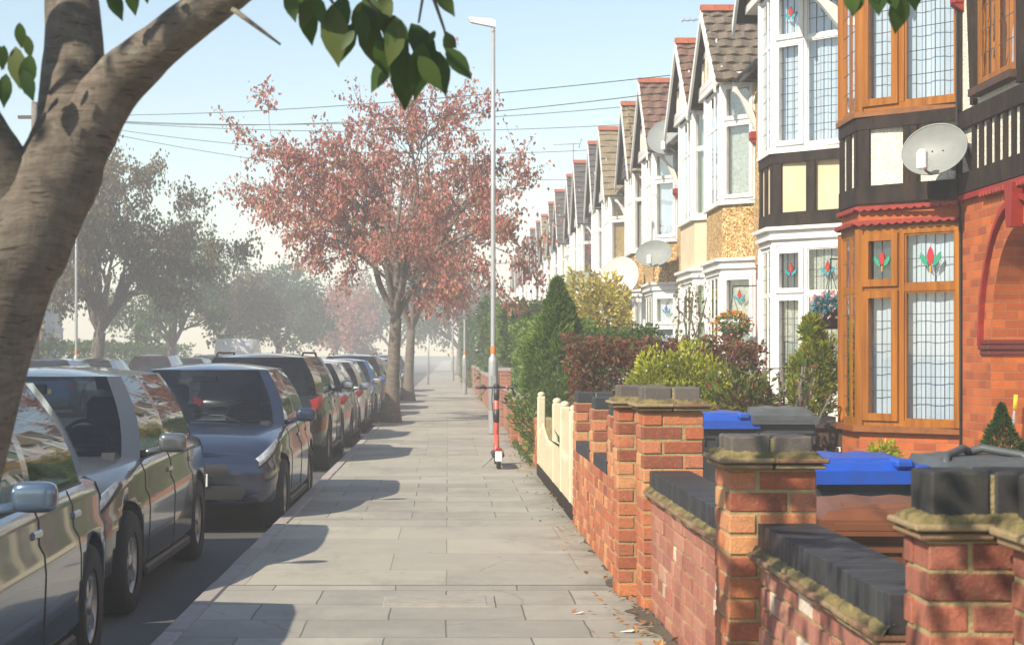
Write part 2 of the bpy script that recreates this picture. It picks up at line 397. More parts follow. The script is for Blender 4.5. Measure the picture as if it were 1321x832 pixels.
def box_pts(n, lo, hi, seed=0, lump=.08, shell=.2):
    """points near the faces of a clipped hedge"""
    g = np.random.default_rng(seed+9); lo = np.array(lo); hi = np.array(hi); sz = hi-lo
    p = g.uniform(0,1,(n,3)); 
    A = np.array([sz[1]*sz[2], sz[1]*sz[2], sz[0]*sz[2], sz[0]*sz[2], sz[0]*sz[1]*1.2]); A /= A.sum()
    f = g.choice(5, n, p=A); dep = g.uniform(0,1,n)**1.5*shell
    for i in range(n):
        ax = (0,0,1,1,2)[f[i]]; w = dep[i]/sz[ax]
        p[i,ax] = w if f[i] in (0,2) else 1-w
    q = lo+p*sz
    wob = np.sin(q[:,1]*3.1+q[:,0]*2.3+seed)*np.sin(q[:,2]*4+q[:,1]*1.7)+.6*np.sin(q[:,0]*7+q[:,1]*6+seed*2)
    c = (lo+hi)/2
    q = c+(q-c)*(1+lump*wob[:,None]); q[:,2] = np.maximum(q[:,2], lo[2])
    return q
HAZE, SKY_STRENGTH, EXPOSURE = .004, .115, .62
# ------------------------------------------------------------------ terraced houses
class Facet:
    """upright plane between two plan points: s runs along it, o points outdoors"""
    def __init__(s, P0, P1):
        s.p = Vector((P0[0], P0[1], 0)); d = Vector((P1[0]-P0[0], P1[1]-P0[1], 0))
        s.L = d.length; s.t = d/s.L; s.n = Vector((-s.t.y, s.t.x, 0))
    def pt(s, a, o, z): q = s.p+s.t*a+s.n*o; return (q.x, q.y, z)
    def box(s, mb, a0, a1, o0, o1, z0, z1, mat=0):
        mb.add([s.pt(a0,o0,z0), s.pt(a1,o0,z0), s.pt(a1,o1,z0), s.pt(a0,o1,z0), s.pt(a0,o0,z1), s.pt(a1,o0,z1), s.pt(a1,o1,z1), s.pt(a0,o1,z1)],
               [(3,2,1,0),(4,5,6,7),(0,1,5,4),(1,2,6,5),(2,3,7,6),(3,0,4,7)], mat)
    def bar(s, mb, p0, p1, w, o0, o1, mat=0):
        """straight timber in the plane of the facet"""
        a = Vector((p0[0], p0[1])); b = Vector((p1[0], p1[1])); d = (b-a).normalized(); q = Vector((-d.y, d.x))*w/2
        c = [a+q, b+q, b-q, a-q]
        mb.add([s.pt(p.x, o0, p.y) for p in c]+[s.pt(p.x, o1, p.y) for p in c],
               [(0,1,2,3),(7,6,5,4),(0,4,5,1),(1,5,6,2),(2,6,7,3),(3,7,4,0)], mat)
    def poly(s, mb, pts, o0, o1, mat=0):
        n = len(pts)
        mb.add([s.pt(a,o0,z) for a,z in pts]+[s.pt(a,o1,z) for a,z in pts],
               [list(range(n)), list(range(n,2*n))[::-1]]+[(i,i+n,(i+1)%n+n,(i+1)%n) for i in range(n)], mat)

def motif_shapes(kind, s, z, k):
    if kind == 'tulip':
        return [(0, [(s-.28*k,z+.1*k),(s-.2*k,z-.35*k),(s,z-.6*k),(s+.2*k,z-.35*k),(s+.28*k,z+.1*k),(s+.16*k,z+.5*k),(s,z+.75*k),(s-.16*k,z+.5*k)]),
                (1, [(s-.3*k,z-.1*k),(s-.75*k,z+.35*k),(s-.85*k,z+.05*k),(s-.6*k,z-.45*k),(s-.15*k,z-.72*k)]),
                (1, [(s+.3*k,z-.1*k),(s+.15*k,z-.72*k),(s+.6*k,z-.45*k),(s+.85*k,z+.05*k),(s+.75*k,z+.35*k)]),
                (2, [(s-.07*k,z-.64*k),(s-.05*k,z-1.15*k),(s+.05*k,z-1.15*k),(s+.07*k,z-.64*k)])]
    return [(0, [(s-.3*k,z+.1*k),(s,z-.4*k),(s+.3*k,z+.1*k),(s,z+.75*k)]),
            (2, [(s-.12*k,z+.1*k),(s,z-.1*k),(s+.12*k,z+.1*k),(s,z+.35*k)]),
            (1, [(s-.1*k,z-.3*k),(s-.75*k,z+.15*k),(s-.62*k,z-.3*k),(s-.1*k,z-.65*k)]),
            (1, [(s+.1*k,z-.3*k),(s+.1*k,z-.65*k),(s+.62*k,z-.3*k),(s+.75*k,z+.15*k)])]

def window(root, P0, P1, z0, z1, lights, frame='white', tz=None, lead=None, curtain='net', motif=None, mk=.13, fw=.05, opens=(), sill=True, plain_top=False, top_dark=(), flat=False, dark=(), label=None, far=False):
    """a window filling one facet: frame, and under it panes, lead cames, stained glass and curtain"""
    f = Facet(P0, P1); L = f.L; e = .3 if flat else 1.
    fr, pn, ld, cu = MB(), MB(), MB(), MB(); sgs = []
    tot = sum(lights); inner = L-2*fw; x = fw; mull = fw*1.15
    f.box(fr, 0, fw, -.05, .015*e, z0, z1); f.box(fr, L-fw, L, -.05, .015*e, z0, z1)
    f.box(fr, fw, L-fw, -.05, .015*e, z0, z0+fw); f.box(fr, fw, L-fw, -.05, .015*e, z1-fw, z1)
    if tz: f.box(fr, fw, L-fw, -.05, .013*e, tz-fw*.55, tz+fw*.55)
    edges = []
    for i, w in enumerate(lights):
        x1 = x+inner*w/tot
        edges.append((x+(mull/2 if i else 0), x1-(mull/2 if i < len(lights)-1 else 0)))
        if i < len(lights)-1: f.box(fr, x1-mull/2, x1+mull/2, -.05, .017*e, z0+fw, z1-fw)
        x = x1
    rows = [(z0+fw, tz-fw*.55), (tz+fw*.55, z1-fw)] if tz else [(z0+fw, z1-fw)]
    for i, (a, b) in enumerate(edges):
        for j, (lo, hi) in enumerate(rows):
            a2, b2, lo2, hi2 = a, b, lo, hi
            if i in opens:                              # a casement: sash proud of the frame
                q = fw*.95
                f.box(fr, a-.012, a+q, -.03, .038, lo-.012, hi+.012); f.box(fr, b-q, b+.012, -.03, .038, lo-.012, hi+.012)
                f.box(fr, a+q, b-q, -.03, .038, lo-.012, lo+q); f.box(fr, a+q, b-q, -.03, .038, hi-q, hi+.012)
                a2, b2, lo2, hi2 = a+q, b-q, lo+q, hi-q
            else:                                       # glazing bead
                q = fw*.3*e
                f.box(fr, a, a+q, -.03, .004*e, lo, hi); f.box(fr, b-q, b, -.03, .004*e, lo, hi)
                f.box(fr, a+q, b-q, -.03, .004*e, lo, lo+q); f.box(fr, a+q, b-q, -.03, .004*e, hi-q, hi)
                a2, b2, lo2, hi2 = a+q, b-q, lo+q, hi-q
            if (i, j) in dark: f.box(cu, a2-.01, b2+.01, -.06, -.05, lo2-.01, hi2+.01, 1)  # opaque dark board painted in place of the unlit room behind the pane
            pn.add([f.pt(a2-.004,-.014*e,lo2-.004), f.pt(b2+.004,-.014*e,lo2-.004), f.pt(b2+.004,-.014*e,hi2+.004), f.pt(a2-.004,-.014*e,hi2+.004)], [(0,1,2,3)][::1])
            if lead and not (plain_top and j):
                nx = max(1, round((b2-a2)/lead[0])); nz = max(1, round((hi2-lo2)/lead[1]))
                for k in range(1, nx): s_ = a2+(b2-a2)*k/nx; f.box(ld, s_-.0034, s_+.0034, -.012*e, -.006*e, lo2, hi2)
                for k in range(1, nz): z_ = lo2+(hi2-lo2)*k/nz; f.box(ld, a2, b2, -.0115*e, -.0065*e, z_-.0034, z_+.0034)
            if motif and j == len(rows)-1 and tz:
                kk = min(mk, (b2-a2)*.42); sg = MB(); sgs.append(sg)
                for c, pts in motif_shapes(motif[0], (a2+b2)/2, lo2+(hi2-lo2)*.52, kk):
                    f.poly(sg, pts, -.011, -.004, c)
    nm = part('window', fr, frame, root, label=label)
    part('pane', pn, 'glass', nm)
    if ld.v: part('lead_came', ld, 'lead', nm)
    for sg in sgs: part('stained_glass', sg, {'tulip': ['sg_red','sg_green','sg_gold'], 'diamond': ['sg_red','sg_blue','sg_gold'], 'violet': ['sg_violet','sg_blue','sg_violet']}[motif[1]], nm)
    if curtain:
        ph = random.uniform(0, 6); zt = z1-.02; k_ = 1 if far else .5
        nu = max(6, int(L/(.05 if far else .014))); fq = random.uniform(44, 52)
        def cf(u, v):
            s_ = .02+(L-.04)*u
            w = .008*math.sin(s_*fq*k_+ph+.8*math.sin(s_*5))+.003*math.sin(s_*fq*1.3+v*2+ph)
            return f.pt(s_, -.1+w, z0+.03+(zt-z0-.03)*v)
        cu.grid(cf, nu, 3)
        part('curtain', cu, [curtain, 'dark_glassy'], nm)  # mesh joins the cloth and the dark boards
    return nm

def bay_plan(y0, e, d, F, o=0, back=.1):
    return [(back, y0-1.2*o), (back, y0+2*e+F+1.2*o), (-d-o, y0+e+F+.45*o), (-d-o, y0+e-.45*o)]

def tile_slope(mb, P, along, up, nrm, rows, wave=.24, amp=.016, lift=.03, seg=.06):
    """courses of wavy roof tiles, each lapping the one below"""
    P, along, up, nrm = map(Vector, (P, along, up, nrm)); L = along.length; H = up.length; a = along/L; u = up/H
    n = max(4, int(L/seg)); rh = H/rows
    for r in range(rows):
        j = random.uniform(0, wave); vs = []
        for k in range(n+1):
            s = L*k/n; w = amp*math.sin(2*math.pi*(s+j)/wave); dr = random.uniform(-.006, .006)
            lo = P+a*s+u*(r*rh-.02+dr)
            vs += [lo+nrm*(w-.02), lo+nrm*(lift+w), P+a*s+u*((r+1)*rh+.02)+nrm*(w*.8)]
        fs = []
        for k in range(n):
            b = 3*k
            fs += [(b, b+3, b+4, b+1), (b+1, b+4, b+5, b+2)]
        mb.add(vs, fs, 0)

def roof(root, c, hw, d, ze, zr, tile, a, b, ridge_mat='ridge', verge='white', far=False, main=True):
    x0, x1 = -d-.2, 1.5
    h = zr-ze; mb = MB(); rows = max(4, int(math.hypot(hw+.12, h)/.19))
    ww, sg = (.24, .06) if not far else (.5, .25)
    ov = .13; k = (hw+ov)/hw
    for sy in (-1, 1):
        eave = (x0, c+sy*hw*k, ze-h*(k-1)); up = (0, -sy*hw*k, h*k)
        n = Vector((0, sy*h, hw)).normalized()
        tile_slope(mb, eave, (x1-x0, 0, 0), up, n, rows, ww, .016, .03, sg)
        # underside boards
        e0 = Vector(eave)-n*.05; u = Vector(up)
        mb.add([e0, e0+Vector((x1-x0,0,0)), e0+u+Vector((x1-x0,0,0)), e0+u], [(0,1,2,3)], 1)
    if main:
        n = Vector((-3.3, 0, 4.)).normalized()
        tile_slope(mb, (-.2, a, ze-.08), (0, b-a, 0), (4.4, 0, 3.63), n, 14 if far else 24, .5 if far else .3, .016, .035, .25 if far else .1)
        mb.add([(4.2,a,ze+3.5),(4.2,b,ze+3.5),(8.4,b,ze),(8.4,a,ze)], [(0,1,2,3)], 0)
    rf = part('roof', mb, [tile, 'black_timber'], root)
    rm = MB(); ns = 10 if not far else 4
    for i in range(ns):
        xa = x0-.01+(x1-x0)*i/ns; xb = x0-.01+(x1-x0)*(i+1)/ns-.006
        rm.slab([(xa,c-.13,zr-.05),(xa,c-.06,zr+.055),(xa,c+.06,zr+.055),(xa,c+.13,zr-.05)], (xb-xa,0,0))
    part('ridge_tile', rm, ridge_mat, rf)
    bb = MB()
    for sy in (-1, 1):                                   # bargeboards
        e = Vector((x0-.02, c+sy*hw*k, ze-h*(k-1)-.02)); t = Vector((x0-.02, c, zr-.02)); dn = Vector((0,0,-.17))
        bb.slab([e, t, t+dn, e+dn] if sy < 0 else [t, e, e+dn, t+dn], (.035,0,0))
    part('bargeboard', bb, verge, root)

def gable(root, c, hw, d, ze, zr, fill, timber, style='studs'):
    x = -d-.06; g = MB(); h = zr-ze
    g.slab([(x,c-hw,ze),(x,c,zr-.03),(x,c+hw,ze)], (.12,0,0))
    gp = part('gable', g, fill, root)
    t = MB()
    for i in range(-3, 4):
        y = c+i*hw*.29; top = zr-.05-abs(i*.29)*h
        if style == 'studs' and top-ze > .1: t.box(x-.022, x-.001, y-.045, y+.045, ze+.1, top)
    if style == 'studs':
        t.box(x-.025, x-.001, c-hw+.05, c+hw-.05, ze, ze+.1); t.box(x-.023, x-.001, c-hw*.55, c+hw*.55, ze+h*.42, ze+h*.5)
    else:                                               # lapped boards
        nb = 9
        for i in range(nb):
            z = ze+h*i/nb*.93; w = hw*(1-i/nb*.93)-.05
            t.slab([(x-.03,c-w,z),(x-.03,c+w,z),(x-.008,c+w,z+h/nb),(x-.008,c-w,z+h/nb)], (.012,0,0))
    part('gable_timber', t, timber, gp)
    so = MB(); so.prism(bay_plan(c-hw, .06, d+.02, 2*hw-.12, .06), ze-.1, ze+.005)
    part('soffit', so, timber if timber != 'black_timber' else 'white', root)

def bracket(root, x0, x1, y, z0, z1, mat, corbel='red_trim', w=.09):
    """curved brace from the wall up to the overhang of the gable"""
    n = 10; up, lo = [], []
    for i in range(n+1):
        u = i/n; w_ = .13+.06*math.sin(u*math.pi*2.2)
        x = x0+(x1-x0)*u; z = z0+(z1-z0)*(u**.75)
        up.append((x, y, z+w_*.55)); lo.append((x, y, z-w_*.55))
    mb = MB()
    for i in range(n):
        mb.slab([lo[i], up[i], up[i+1], lo[i+1]], (0, w, 0))
    br = part('bracket', mb, mat, root)
    cb = MB(); cb.cbox(x0-.1, x0+.02, y-.015, y+w+.015, z0-.17, z0-.05, .015)
    cb.slab([(x0-.1,y-.01,z0-.17),(x0+.02,y-.01,z0-.17),(x0+.02,y-.01,z0-.26)], (0,w+.02,0))
    part('corbel', cb, corbel, br)

def house(label, yc, X=4.05, F=1.5, d=.42, e=.42, a=-2.2, b=2.2, dz=0, group='terraced houses along the right side of the street', plinth='brick_red', mid='dash_brown',
          timber=None, frame='white', zs1=.75, zh1=2.62, zs2=3.68, zh2=5.42, apex=6.7, tile='tile_red', tz1=None, tz2=None, facade='brick_red', cant=((1,),()), front=(1,1,1,1),
          lead=None, motif=None, curt=('net','net'), gfill='dash_brown', gtimber='white', gstyle='studs', sill='white', brmat='white', far=False, ridge_mat='ridge', door_y=None, cant_lights=(1,), cant_open=(), top_only_lead=False, cornice='white', custom_facade=None, panel_z=None, dark=(), main_z=None, up_motif=True, verge='white', gutterless=False):
    y0 = -(e+F/2); c = 0.
    r = thing('terraced_house', label, 'house', (X+d, yc+F/2, dz), 0, group)
    A, B, Cc, D = (0,y0), (-d,y0+e), (-d,y0+e+F), (0,y0+2*e+F)
    ze = zh2+.1
    if custom_facade: custom_facade(r, a, b, ze, y0)
    else:
        w = MB(); w.box(0, 8, a+.003, b-.003, 0, ze+.02); part('wall', w, [facade], r)
        if mid != facade:
            up = MB(); up.box(-.02, .05, a+.006, b-.006, 2.72, ze); part('upper_wall', up, mid if not timber else 'dash_white', r)
        dy = door_y if door_y is not None else (a+y0-.05)/2
        dm = MB(); dm.box(-.03, .02, dy-.42, dy+.42, .1, 2.1); dp = part('door', dm, 'door', r)
        fm = MB(); fm.box(-.05,.02,dy-.5,dy-.421,.1,2.5); fm.box(-.05,.02,dy+.421,dy+.5,.1,2.5); fm.box(-.05,.02,dy-.421,dy+.421,2.101,2.18); fm.box(-.05,.02,dy-.421,dy+.421,2.44,2.5)
        part('door_frame', fm, 'white', dp)
        fl = MB(); fl.box(-.012,.02,dy-.42,dy+.42,2.18,2.44); part('fanlight', fl, 'glass', dp)
        st = MB(); st.box(-.5, -.001, dy-.6, dy+.6, 0, .1); part('doorstep', st, 'grey_metal', r)
    p = MB(); p.prism(bay_plan(y0, e, d, F), 0, zs1-.06); part('bay_wall', p, plinth, r)
    s_ = MB(); s_.prism(bay_plan(y0, e, d, F, .07), zs1-.06, zs1); part('window_sill', s_, sill, r)
    core = MB(); core.prism([(.05,y0+.32),(.05,y0+2*e+F-.32),(-max(.06,d-.32),y0+e+F-.12),(-max(.06,d-.32),y0+e+.12)], zs1, zh2); part('room_interior', core, 'dark_room', r)  # solid core painted dark, standing in for the unlit room
    for (z0, z1, tz, cu, fl_) in ((zs1, zh1, tz1, curt[0], 0), (zs2, zh2, tz2, curt[1], 1)):
        mo = motif if (fl_ == 0 or up_motif) else None
        kw = dict(frame=frame, tz=tz, lead=lead, curtain=cu, far=far, fw=.06 if frame == 'oak' else .05)
        window(r, A, B, z0, z1, cant_lights, opens=cant_open, motif=mo, dark=dark if not fl_ else (), **kw)
        window(r, B, Cc, z0, z1, front, flat=True, **kw)
        window(r, Cc, D, z0, z1, cant_lights, **kw)
        for q in (B, Cc):
            pm = MB(); pm.lathe([(0,z0),(.058,z0),(.058,z1),(0,z1)], (q[0]+.012,q[1],0), 8, smooth=False); part('corner_post', pm, frame, r)
    # between the floors: cornice, panel, upper sill
    zc = zh1
    if cornice:
        cm = MB()
        for i, (o, h0, h1) in enumerate(((.03,0,.07),(.075,.07,.12),(.055,.12,.18),(.11,.18,.225))): cm.prism(bay_plan(y0, e, d, F, o), zc+h0, zc+h1)
        part('cornice', cm, cornice, r); zc += .225
    if panel_z: zc = panel_z
    m = MB(); m.prism(bay_plan(y0, e, d, F), zc, zs2-.05); part('bay_panel', m, mid, r)
    us = MB(); us.prism(bay_plan(y0, e, d, F, .06), zs2-.05, zs2); part('window_sill', us, sill, r)
    if timber:
        tm = MB()
        for k, (P, Q) in enumerate(((A,B),(B,Cc),(Cc,D))):
            f = Facet(P, Q); h0, h1 = zc+.17, zs2-.17
            f.box(tm, -.01, f.L+.01, .001, .035, zc, h0); f.box(tm, -.01, f.L+.01, .001, .037, h1, zs2-.052)
            pos = (0, .445, .515, 1) if (k == 0 and timber == 'wide') else (0, .5, 1)
            ws = {0:(.001,.04), .445:(-.035,.034), .515:(-.034,.035), .5:(-.06,.06), 1:(-.12,-.001)}
            if k == 1: ws[0] = (.001,.1)
            for q in pos: f.box(tm, q*f.L+ws[q][0], q*f.L+ws[q][1], .001, .03, h0+.0005, h1-.0005)
        part('timber_frame', tm, 'black_timber', r)
    hb = MB(); hb.prism(bay_plan(y0, e, d, F, .04), zh2, ze-.1); part('window_head', hb, frame if frame != 'oak' else 'brown_timber', r)
    hw = F/2+e+.02
    gable(r, c, hw, d, ze, apex, gfill, gtimber, gstyle)
    roof(r, c, hw, d, ze, apex, tile, a, b, ridge_mat, verge, far)
    bracket(r, -.01, -d*.85, y0-.2+.1, zh2-.72, zh2-.1, brmat)
    bracket(r, -.01, -d*.85, y0+2*e+F+.02, zh2-.72, zh2-.1, brmat)
    if not gutterless:
        gt = MB()
        for (g0, g1) in ((a, y0-.25), (y0+2*e+F+.25, b)):
            if g1-g0 > .15: gt.tube([(-.27, g0, ze-.13), (-.27, g1, ze-.13)], .055, 8)
        if gt.v: part('gutter', gt, 'gutter', r)
    return r

# nearest house: its own front with the arched porch and the half-timbered upper wall
def facade_porch(r, a, b, ze, y0):
    yo, hy, zsp, rise = -2.66, .74, 1.5, 1.0      # arch centre, half width, spring height, rise (house coordinates)
    w = MB(); zt = 2.82
    arch = lambda y: zsp+rise*math.sqrt(max(0, 1-((y-yo)/hy)**2))
    w.box(0, .44, a, yo-hy, 0, zt); w.box(0, .44, yo+hy, b, 0, zt)
    n = 24
    for i in range(n):
        ya, yb = yo-hy+2*hy*i/n, yo-hy+2*hy*(i+1)/n; za, zb = arch(ya), arch(yb)
        w.add([(0,ya,za),(0,yb,zb),(0,yb,zt),(0,ya,zt),(.44,ya,za),(.44,yb,zb),(.44,yb,zt),(.44,ya,zt)],
              [(3,2,1,0),(4,5,6,7),(0,1,5,4)], 0)
    w.box(.46, 8, a, b, 0, ze); w.box(.001, .46, a, b, zt+.001, ze)
    part('wall', w, 'brick_house', r)
    # arch dressing
    t = MB(); k = 20
    for i in range(k):
        t0, t1 = math.pi*i/k, math.pi*(i+1)/k
        P = lambda t, q: (-.045, yo-(hy+q)*math.cos(t), zsp+(rise+q)*math.sin(t))
        t.slab([P(t0,.2), P(t1,.2), P(t1,.245), P(t0,.245)], (.044,0,0))
    t.slab([(-.1,yo-.06,zsp+rise-.03),(-.1,yo-.1,zsp+rise+.33),(-.1,yo+.1,zsp+rise+.33),(-.1,yo+.06,zsp+rise-.03)], (.099,0,0))
    part('arch_moulding', t, 'red_trim', r)
    for s in (-1, 1):
        im = MB(); ye = yo+s*hy
        for z, o in ((zsp-.06,.025),(zsp-.015,.04),(zsp+.03,.03)):
            lo, hi = (ye-o, ye+.24) if s > 0 else (ye-.24, ye+o)
            im.cbox(-o, .4, lo, hi, z-.02, z+.022, .008)
        part('impost', im, 'maroon', r)
    dm = MB(); dm.box(.38, .45, yo-.42, yo+.42, .1, 2.3); dp = part('door', dm, 'upvc', r)
    fm = MB(); fm.box(.34,.455,yo-hy-.02,yo-.421,.0,2.47); fm.box(.34,.455,yo+.421,yo+hy+.02,.0,2.47); fm.box(.34,.455,yo-.421,yo+.421,2.301,2.45)
    part('door_frame', fm, 'white', dp)
    st = MB(); st.cbox(-.45,.15,yo-hy-.1,yo+hy+.1,0,.12,.01); part('doorstep', st, 'maroon', r)
    # red drip band and half timbering
    rb = MB()
    rb.prism([(-.05,a),(.02,a),(.02,y0-.02),(-.05,y0-.02)], zt+.0, zt+.05)
    for i in range(40):
        y = a+.05+i*.085
        if y < y0-.06: rb.cbox(-.07,-.02,y,y+.06,zt-.03,zt+.02,.01)
    part('drip_course', rb, 'red_trim', r)
    inf = MB(); inf.box(-.012, .001, a, y0+.02, zt+.05, ze); part('upper_wall', inf, 'dash_white', r)
    f = Facet((-.012, y0+.0), (-.012, a)); f.n = Vector((-1,0,0)); L = abs(a-y0)
    tb = MB()
    f.box(tb, -.02, L, .001, .04, zt+.06, zt+.24); f.box(tb, -.02, L, .001, .042, 3.46, 3.62)
    f.box(tb, 0.0, .06, .001, .03, zt+.2405, 3.4595); f.box(tb, 0.0, .07, .001, .03, 3.6405, ze)
    for q in (.42,.62,.83,1.04,1.25,1.46,1.67,1.88): f.box(tb, q, q+.065, .001, .03, zt+.2405, 3.4595)
    f.bar(tb, (.08, 3.42), (.4, zt+.25), .075, .001, .028)
    f.bar(tb, (.4, 3.66), (.2, ze-.05), .07, .001, .028)
    f.box(tb, .42, .5, .001, .045, 3.6405, ze); f.box(tb, 1.62, 1.72, .001, .045, 3.6405, ze)
    part('timber_frame', tb, 'black_timber', r)
    # oriel window over the porch
    wm = window(r, (-.04, y0-1.6), (-.04, y0-.6), 3.76, 5.35, (1,1), frame='oak', lead=(.12,.22), curtain='sunny_curtain', flat=True, fw=.07)
    sl = MB(); sl.box(-.12, -.013, y0-1.64, y0-.56, 3.69, 3.755); part('window_sill', sl, 'brown_timber', r)
    cb = MB(); cb.tube([(-.02,y0-.03,.0),(-.02,y0-.03,1.5),(-.025,y0-.035,2.75),(-.06,y0-.05,2.9),(-.055,y0-.03,5.4)], .011, 6)
    part('wall_cable', cb, 'rubber', r)

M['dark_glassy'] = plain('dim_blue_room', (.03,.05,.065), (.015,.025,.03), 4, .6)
M['sunny_curtain'] = plain('amber_curtain', (.62,.42,.12), (.45,.28,.08), 12, .9, 0, 50, (1,1,.1))  # amber cloth with a random second tone
# ------------------------------------------------------------------ the right-hand terrace
near = house('brick house with golden oak bay windows, half timbered upper floor and arched porch', 16.0, X=3.95, F=.7, d=.75, e=.75, a=-5.2, b=2.05, plinth='brick_house', mid='dash_white', timber='wide', frame='oak',
    zs1=.75, zh1=2.62, tz1=2.05, zs2=3.74, zh2=5.5, tz2=4.98, apex=7.0, tile='tile_grey', facade='brick_house', cant_lights=(1.2,.85), cant_open=(1,), front=(1,1), lead=(.098,.205), motif=('tulip','tulip'),
    curt=('net','net'), gfill='dash_white', gtimber='black_timber', sill='oak_sill', brmat='brown_timber', custom_facade=facade_porch, dark=((1,1),), cornice=None, panel_z=2.862, verge='black_timber', gutterless=True)
# red scalloped bands over the ground-floor bay
y0 = -(.75+.35)
bd = MB(); bd.prism(bay_plan(y0,.75,.75,.7,.012), 2.62, 2.672); part('bay_fascia', bd, 'oak', near)
bd = MB(); bd.prism(bay_plan(y0,.75,.75,.7,.004), 2.672, 2.86); part('brick_band', bd, 'brick_house', near)
sc = MB()
for zb, o in ((2.67,.07),(2.81,.05)):
    P = bay_plan(y0,.75,.75,.7,0); sc.prism(bay_plan(y0,.75,.75,.7,o), zb, zb+.027)
    for (p, q) in (((0,y0),(-.75,y0+.75)), ((-.75,y0+.75),(-.75,y0+1.45)), ((-.75,y0+1.45),(0,y0+2.2))):
        f = Facet(p, q); n = int(f.L/.085)
        for i in range(n):
            a0 = f.L*i/n; w_ = f.L/n
            f.poly(sc, [(a0,zb+.012)]+[(a0+w_*t, zb-.002-.02*math.sin(math.pi*t)) for t in (0,.25,.5,.75,1)]+[(a0+w_,zb+.012)], o-.015, o+.012)
part('scalloped_band', sc, 'red_trim', near)

h2 = house('house with white leaded bay windows and black timbered cream panels', 20.2, X=3.95, F=.8, d=.75, e=.75, a=-1.98, b=2.3, plinth='white_render', mid='cream_panel', timber='narrow', zs1=.9, zh1=2.74, tz1=2.15,
    zs2=3.9, zh2=5.85, tz2=5.2, apex=7.3, tile='tile_grey', cant_lights=(1.2,.85), cant_open=(1,), front=(1,1), lead=(.1,.2), motif=('diamond','diamond'), curt=('lace','net'), gfill='dash_white', gtimber='black_timber', door_y=1.95, dark=((1,1),))
h3 = house('house with brown pebbledash bay, mossy grey gable roof and white windows', 24.6, a=-2.75, b=1.42, tz1=1.95, tz2=4.85, tile='tile_grey', apex=6.68, cant_open=(0,), curt=('lace','lace'), motif=('diamond','diamond'), up_motif=False, cant_lights=(1,), lead=None)
h4 = house('house with cream rendered bay and red brown gable roof', 27.4, F=1.6, a=-1.42, b=2.95, mid='cream_render', tile='tile_red', apex=6.72, curt=('green_curtain','green_curtain'), tz1=2.0, tz2=4.8, gfill='cream_panel', gtimber='upvc', door_y=2.1)
h5 = house('house with brown pebbledash bay, two grey dishes and terracotta ridge', 32.8, F=1.7, a=-2.3, b=1.35, tile='tile_red', apex=6.95, tz1=2.0, tz2=4.85, cant_open=(0,), motif=('diamond','violet'), up_motif=False, gfill='cream_render')
h6 = house('house with grey boarded gable and yellowed roof beside the pebbledash bay', 36.3, a=-1.35, b=2.75, tile='tile_buff', apex=7.0, tz1=2.0, tz2=4.8, gstyle='boards', gtimber='slate', gfill='white_render', door_y=2.0, curt=('net','lace'))
h7 = house('house with white rendered bay, brown curtains and buff tiled roof', 41.7, F=1.8, a=-2.6, b=1.75, mid='white_render', tile='tile_buff', apex=7.2, tz1=2.0, tz2=4.8, cant_open=(0,), curt=('net','sunny_curtain'), far=True)
h8 = house('house with cream bay and grey roof with terracotta ridge', 45.1, a=-1.45, b=2.7, mid='cream_render', tile='slate', apex=7.25, tz1=2.0, tz2=4.8, far=True, door_y=2.0)
h9 = house('white bay house with dark slate roof and green curtains', 50.3, F=1.8, a=-2.4, b=1.4, mid='white_render', tile='slate', apex=7.35, tz1=2.0, tz2=4.8, far=True, curt=('net','green_curtain'))
alt = {'white_render': M['cream_render'], 'dark_slate': M['tile_red']}
FAR = [(h8, 54.2, 'far house with cream bay next to the dark slate roof'), (h9, 60.2, 'far white bay house whose slate roof ends behind the autumn tree'),
       (h8, 64., 'far cream bay house seen right of the lamp post'), (h7, 69., 'far white house with buff roof behind the lamp post'), (h8, 73., 'far cream house between the lamp post and the autumn tree'),
       (h9, 78.5, 'small far white house behind the autumn tree'), (h7, 83., 'small far house with buff roof behind the autumn tree'), (h8, 87.5, 'small far cream house low behind the autumn tree'),
       (h9, 93., 'very far white house near the end of the terrace'), (h7, 97.5, 'last but one house visible down the terrace'), (h8, 102., 'last house at the far end of the terrace')]
for src, y, lab in FAR: dup(src, (4.47, y, 0), 0, lab)
LEFT = [(h7, 40., 'opposite house with buff roof nearest on the left side'), (h9, 46., 'opposite white house behind the big left tree'), (h8, 55., 'opposite cream house behind the trees on the left'),
        (h7, 61., 'opposite white house with buff roof beyond the left tree'), (h9, 70., 'opposite white house behind the white van'), (h8, 79., 'opposite far cream house on the left'), (h7, 88., 'opposite farthest house on the left')]
for src, y, lab in LEFT: dup(src, (-21., y, 0), math.pi, lab, 'houses along the opposite side of the street')

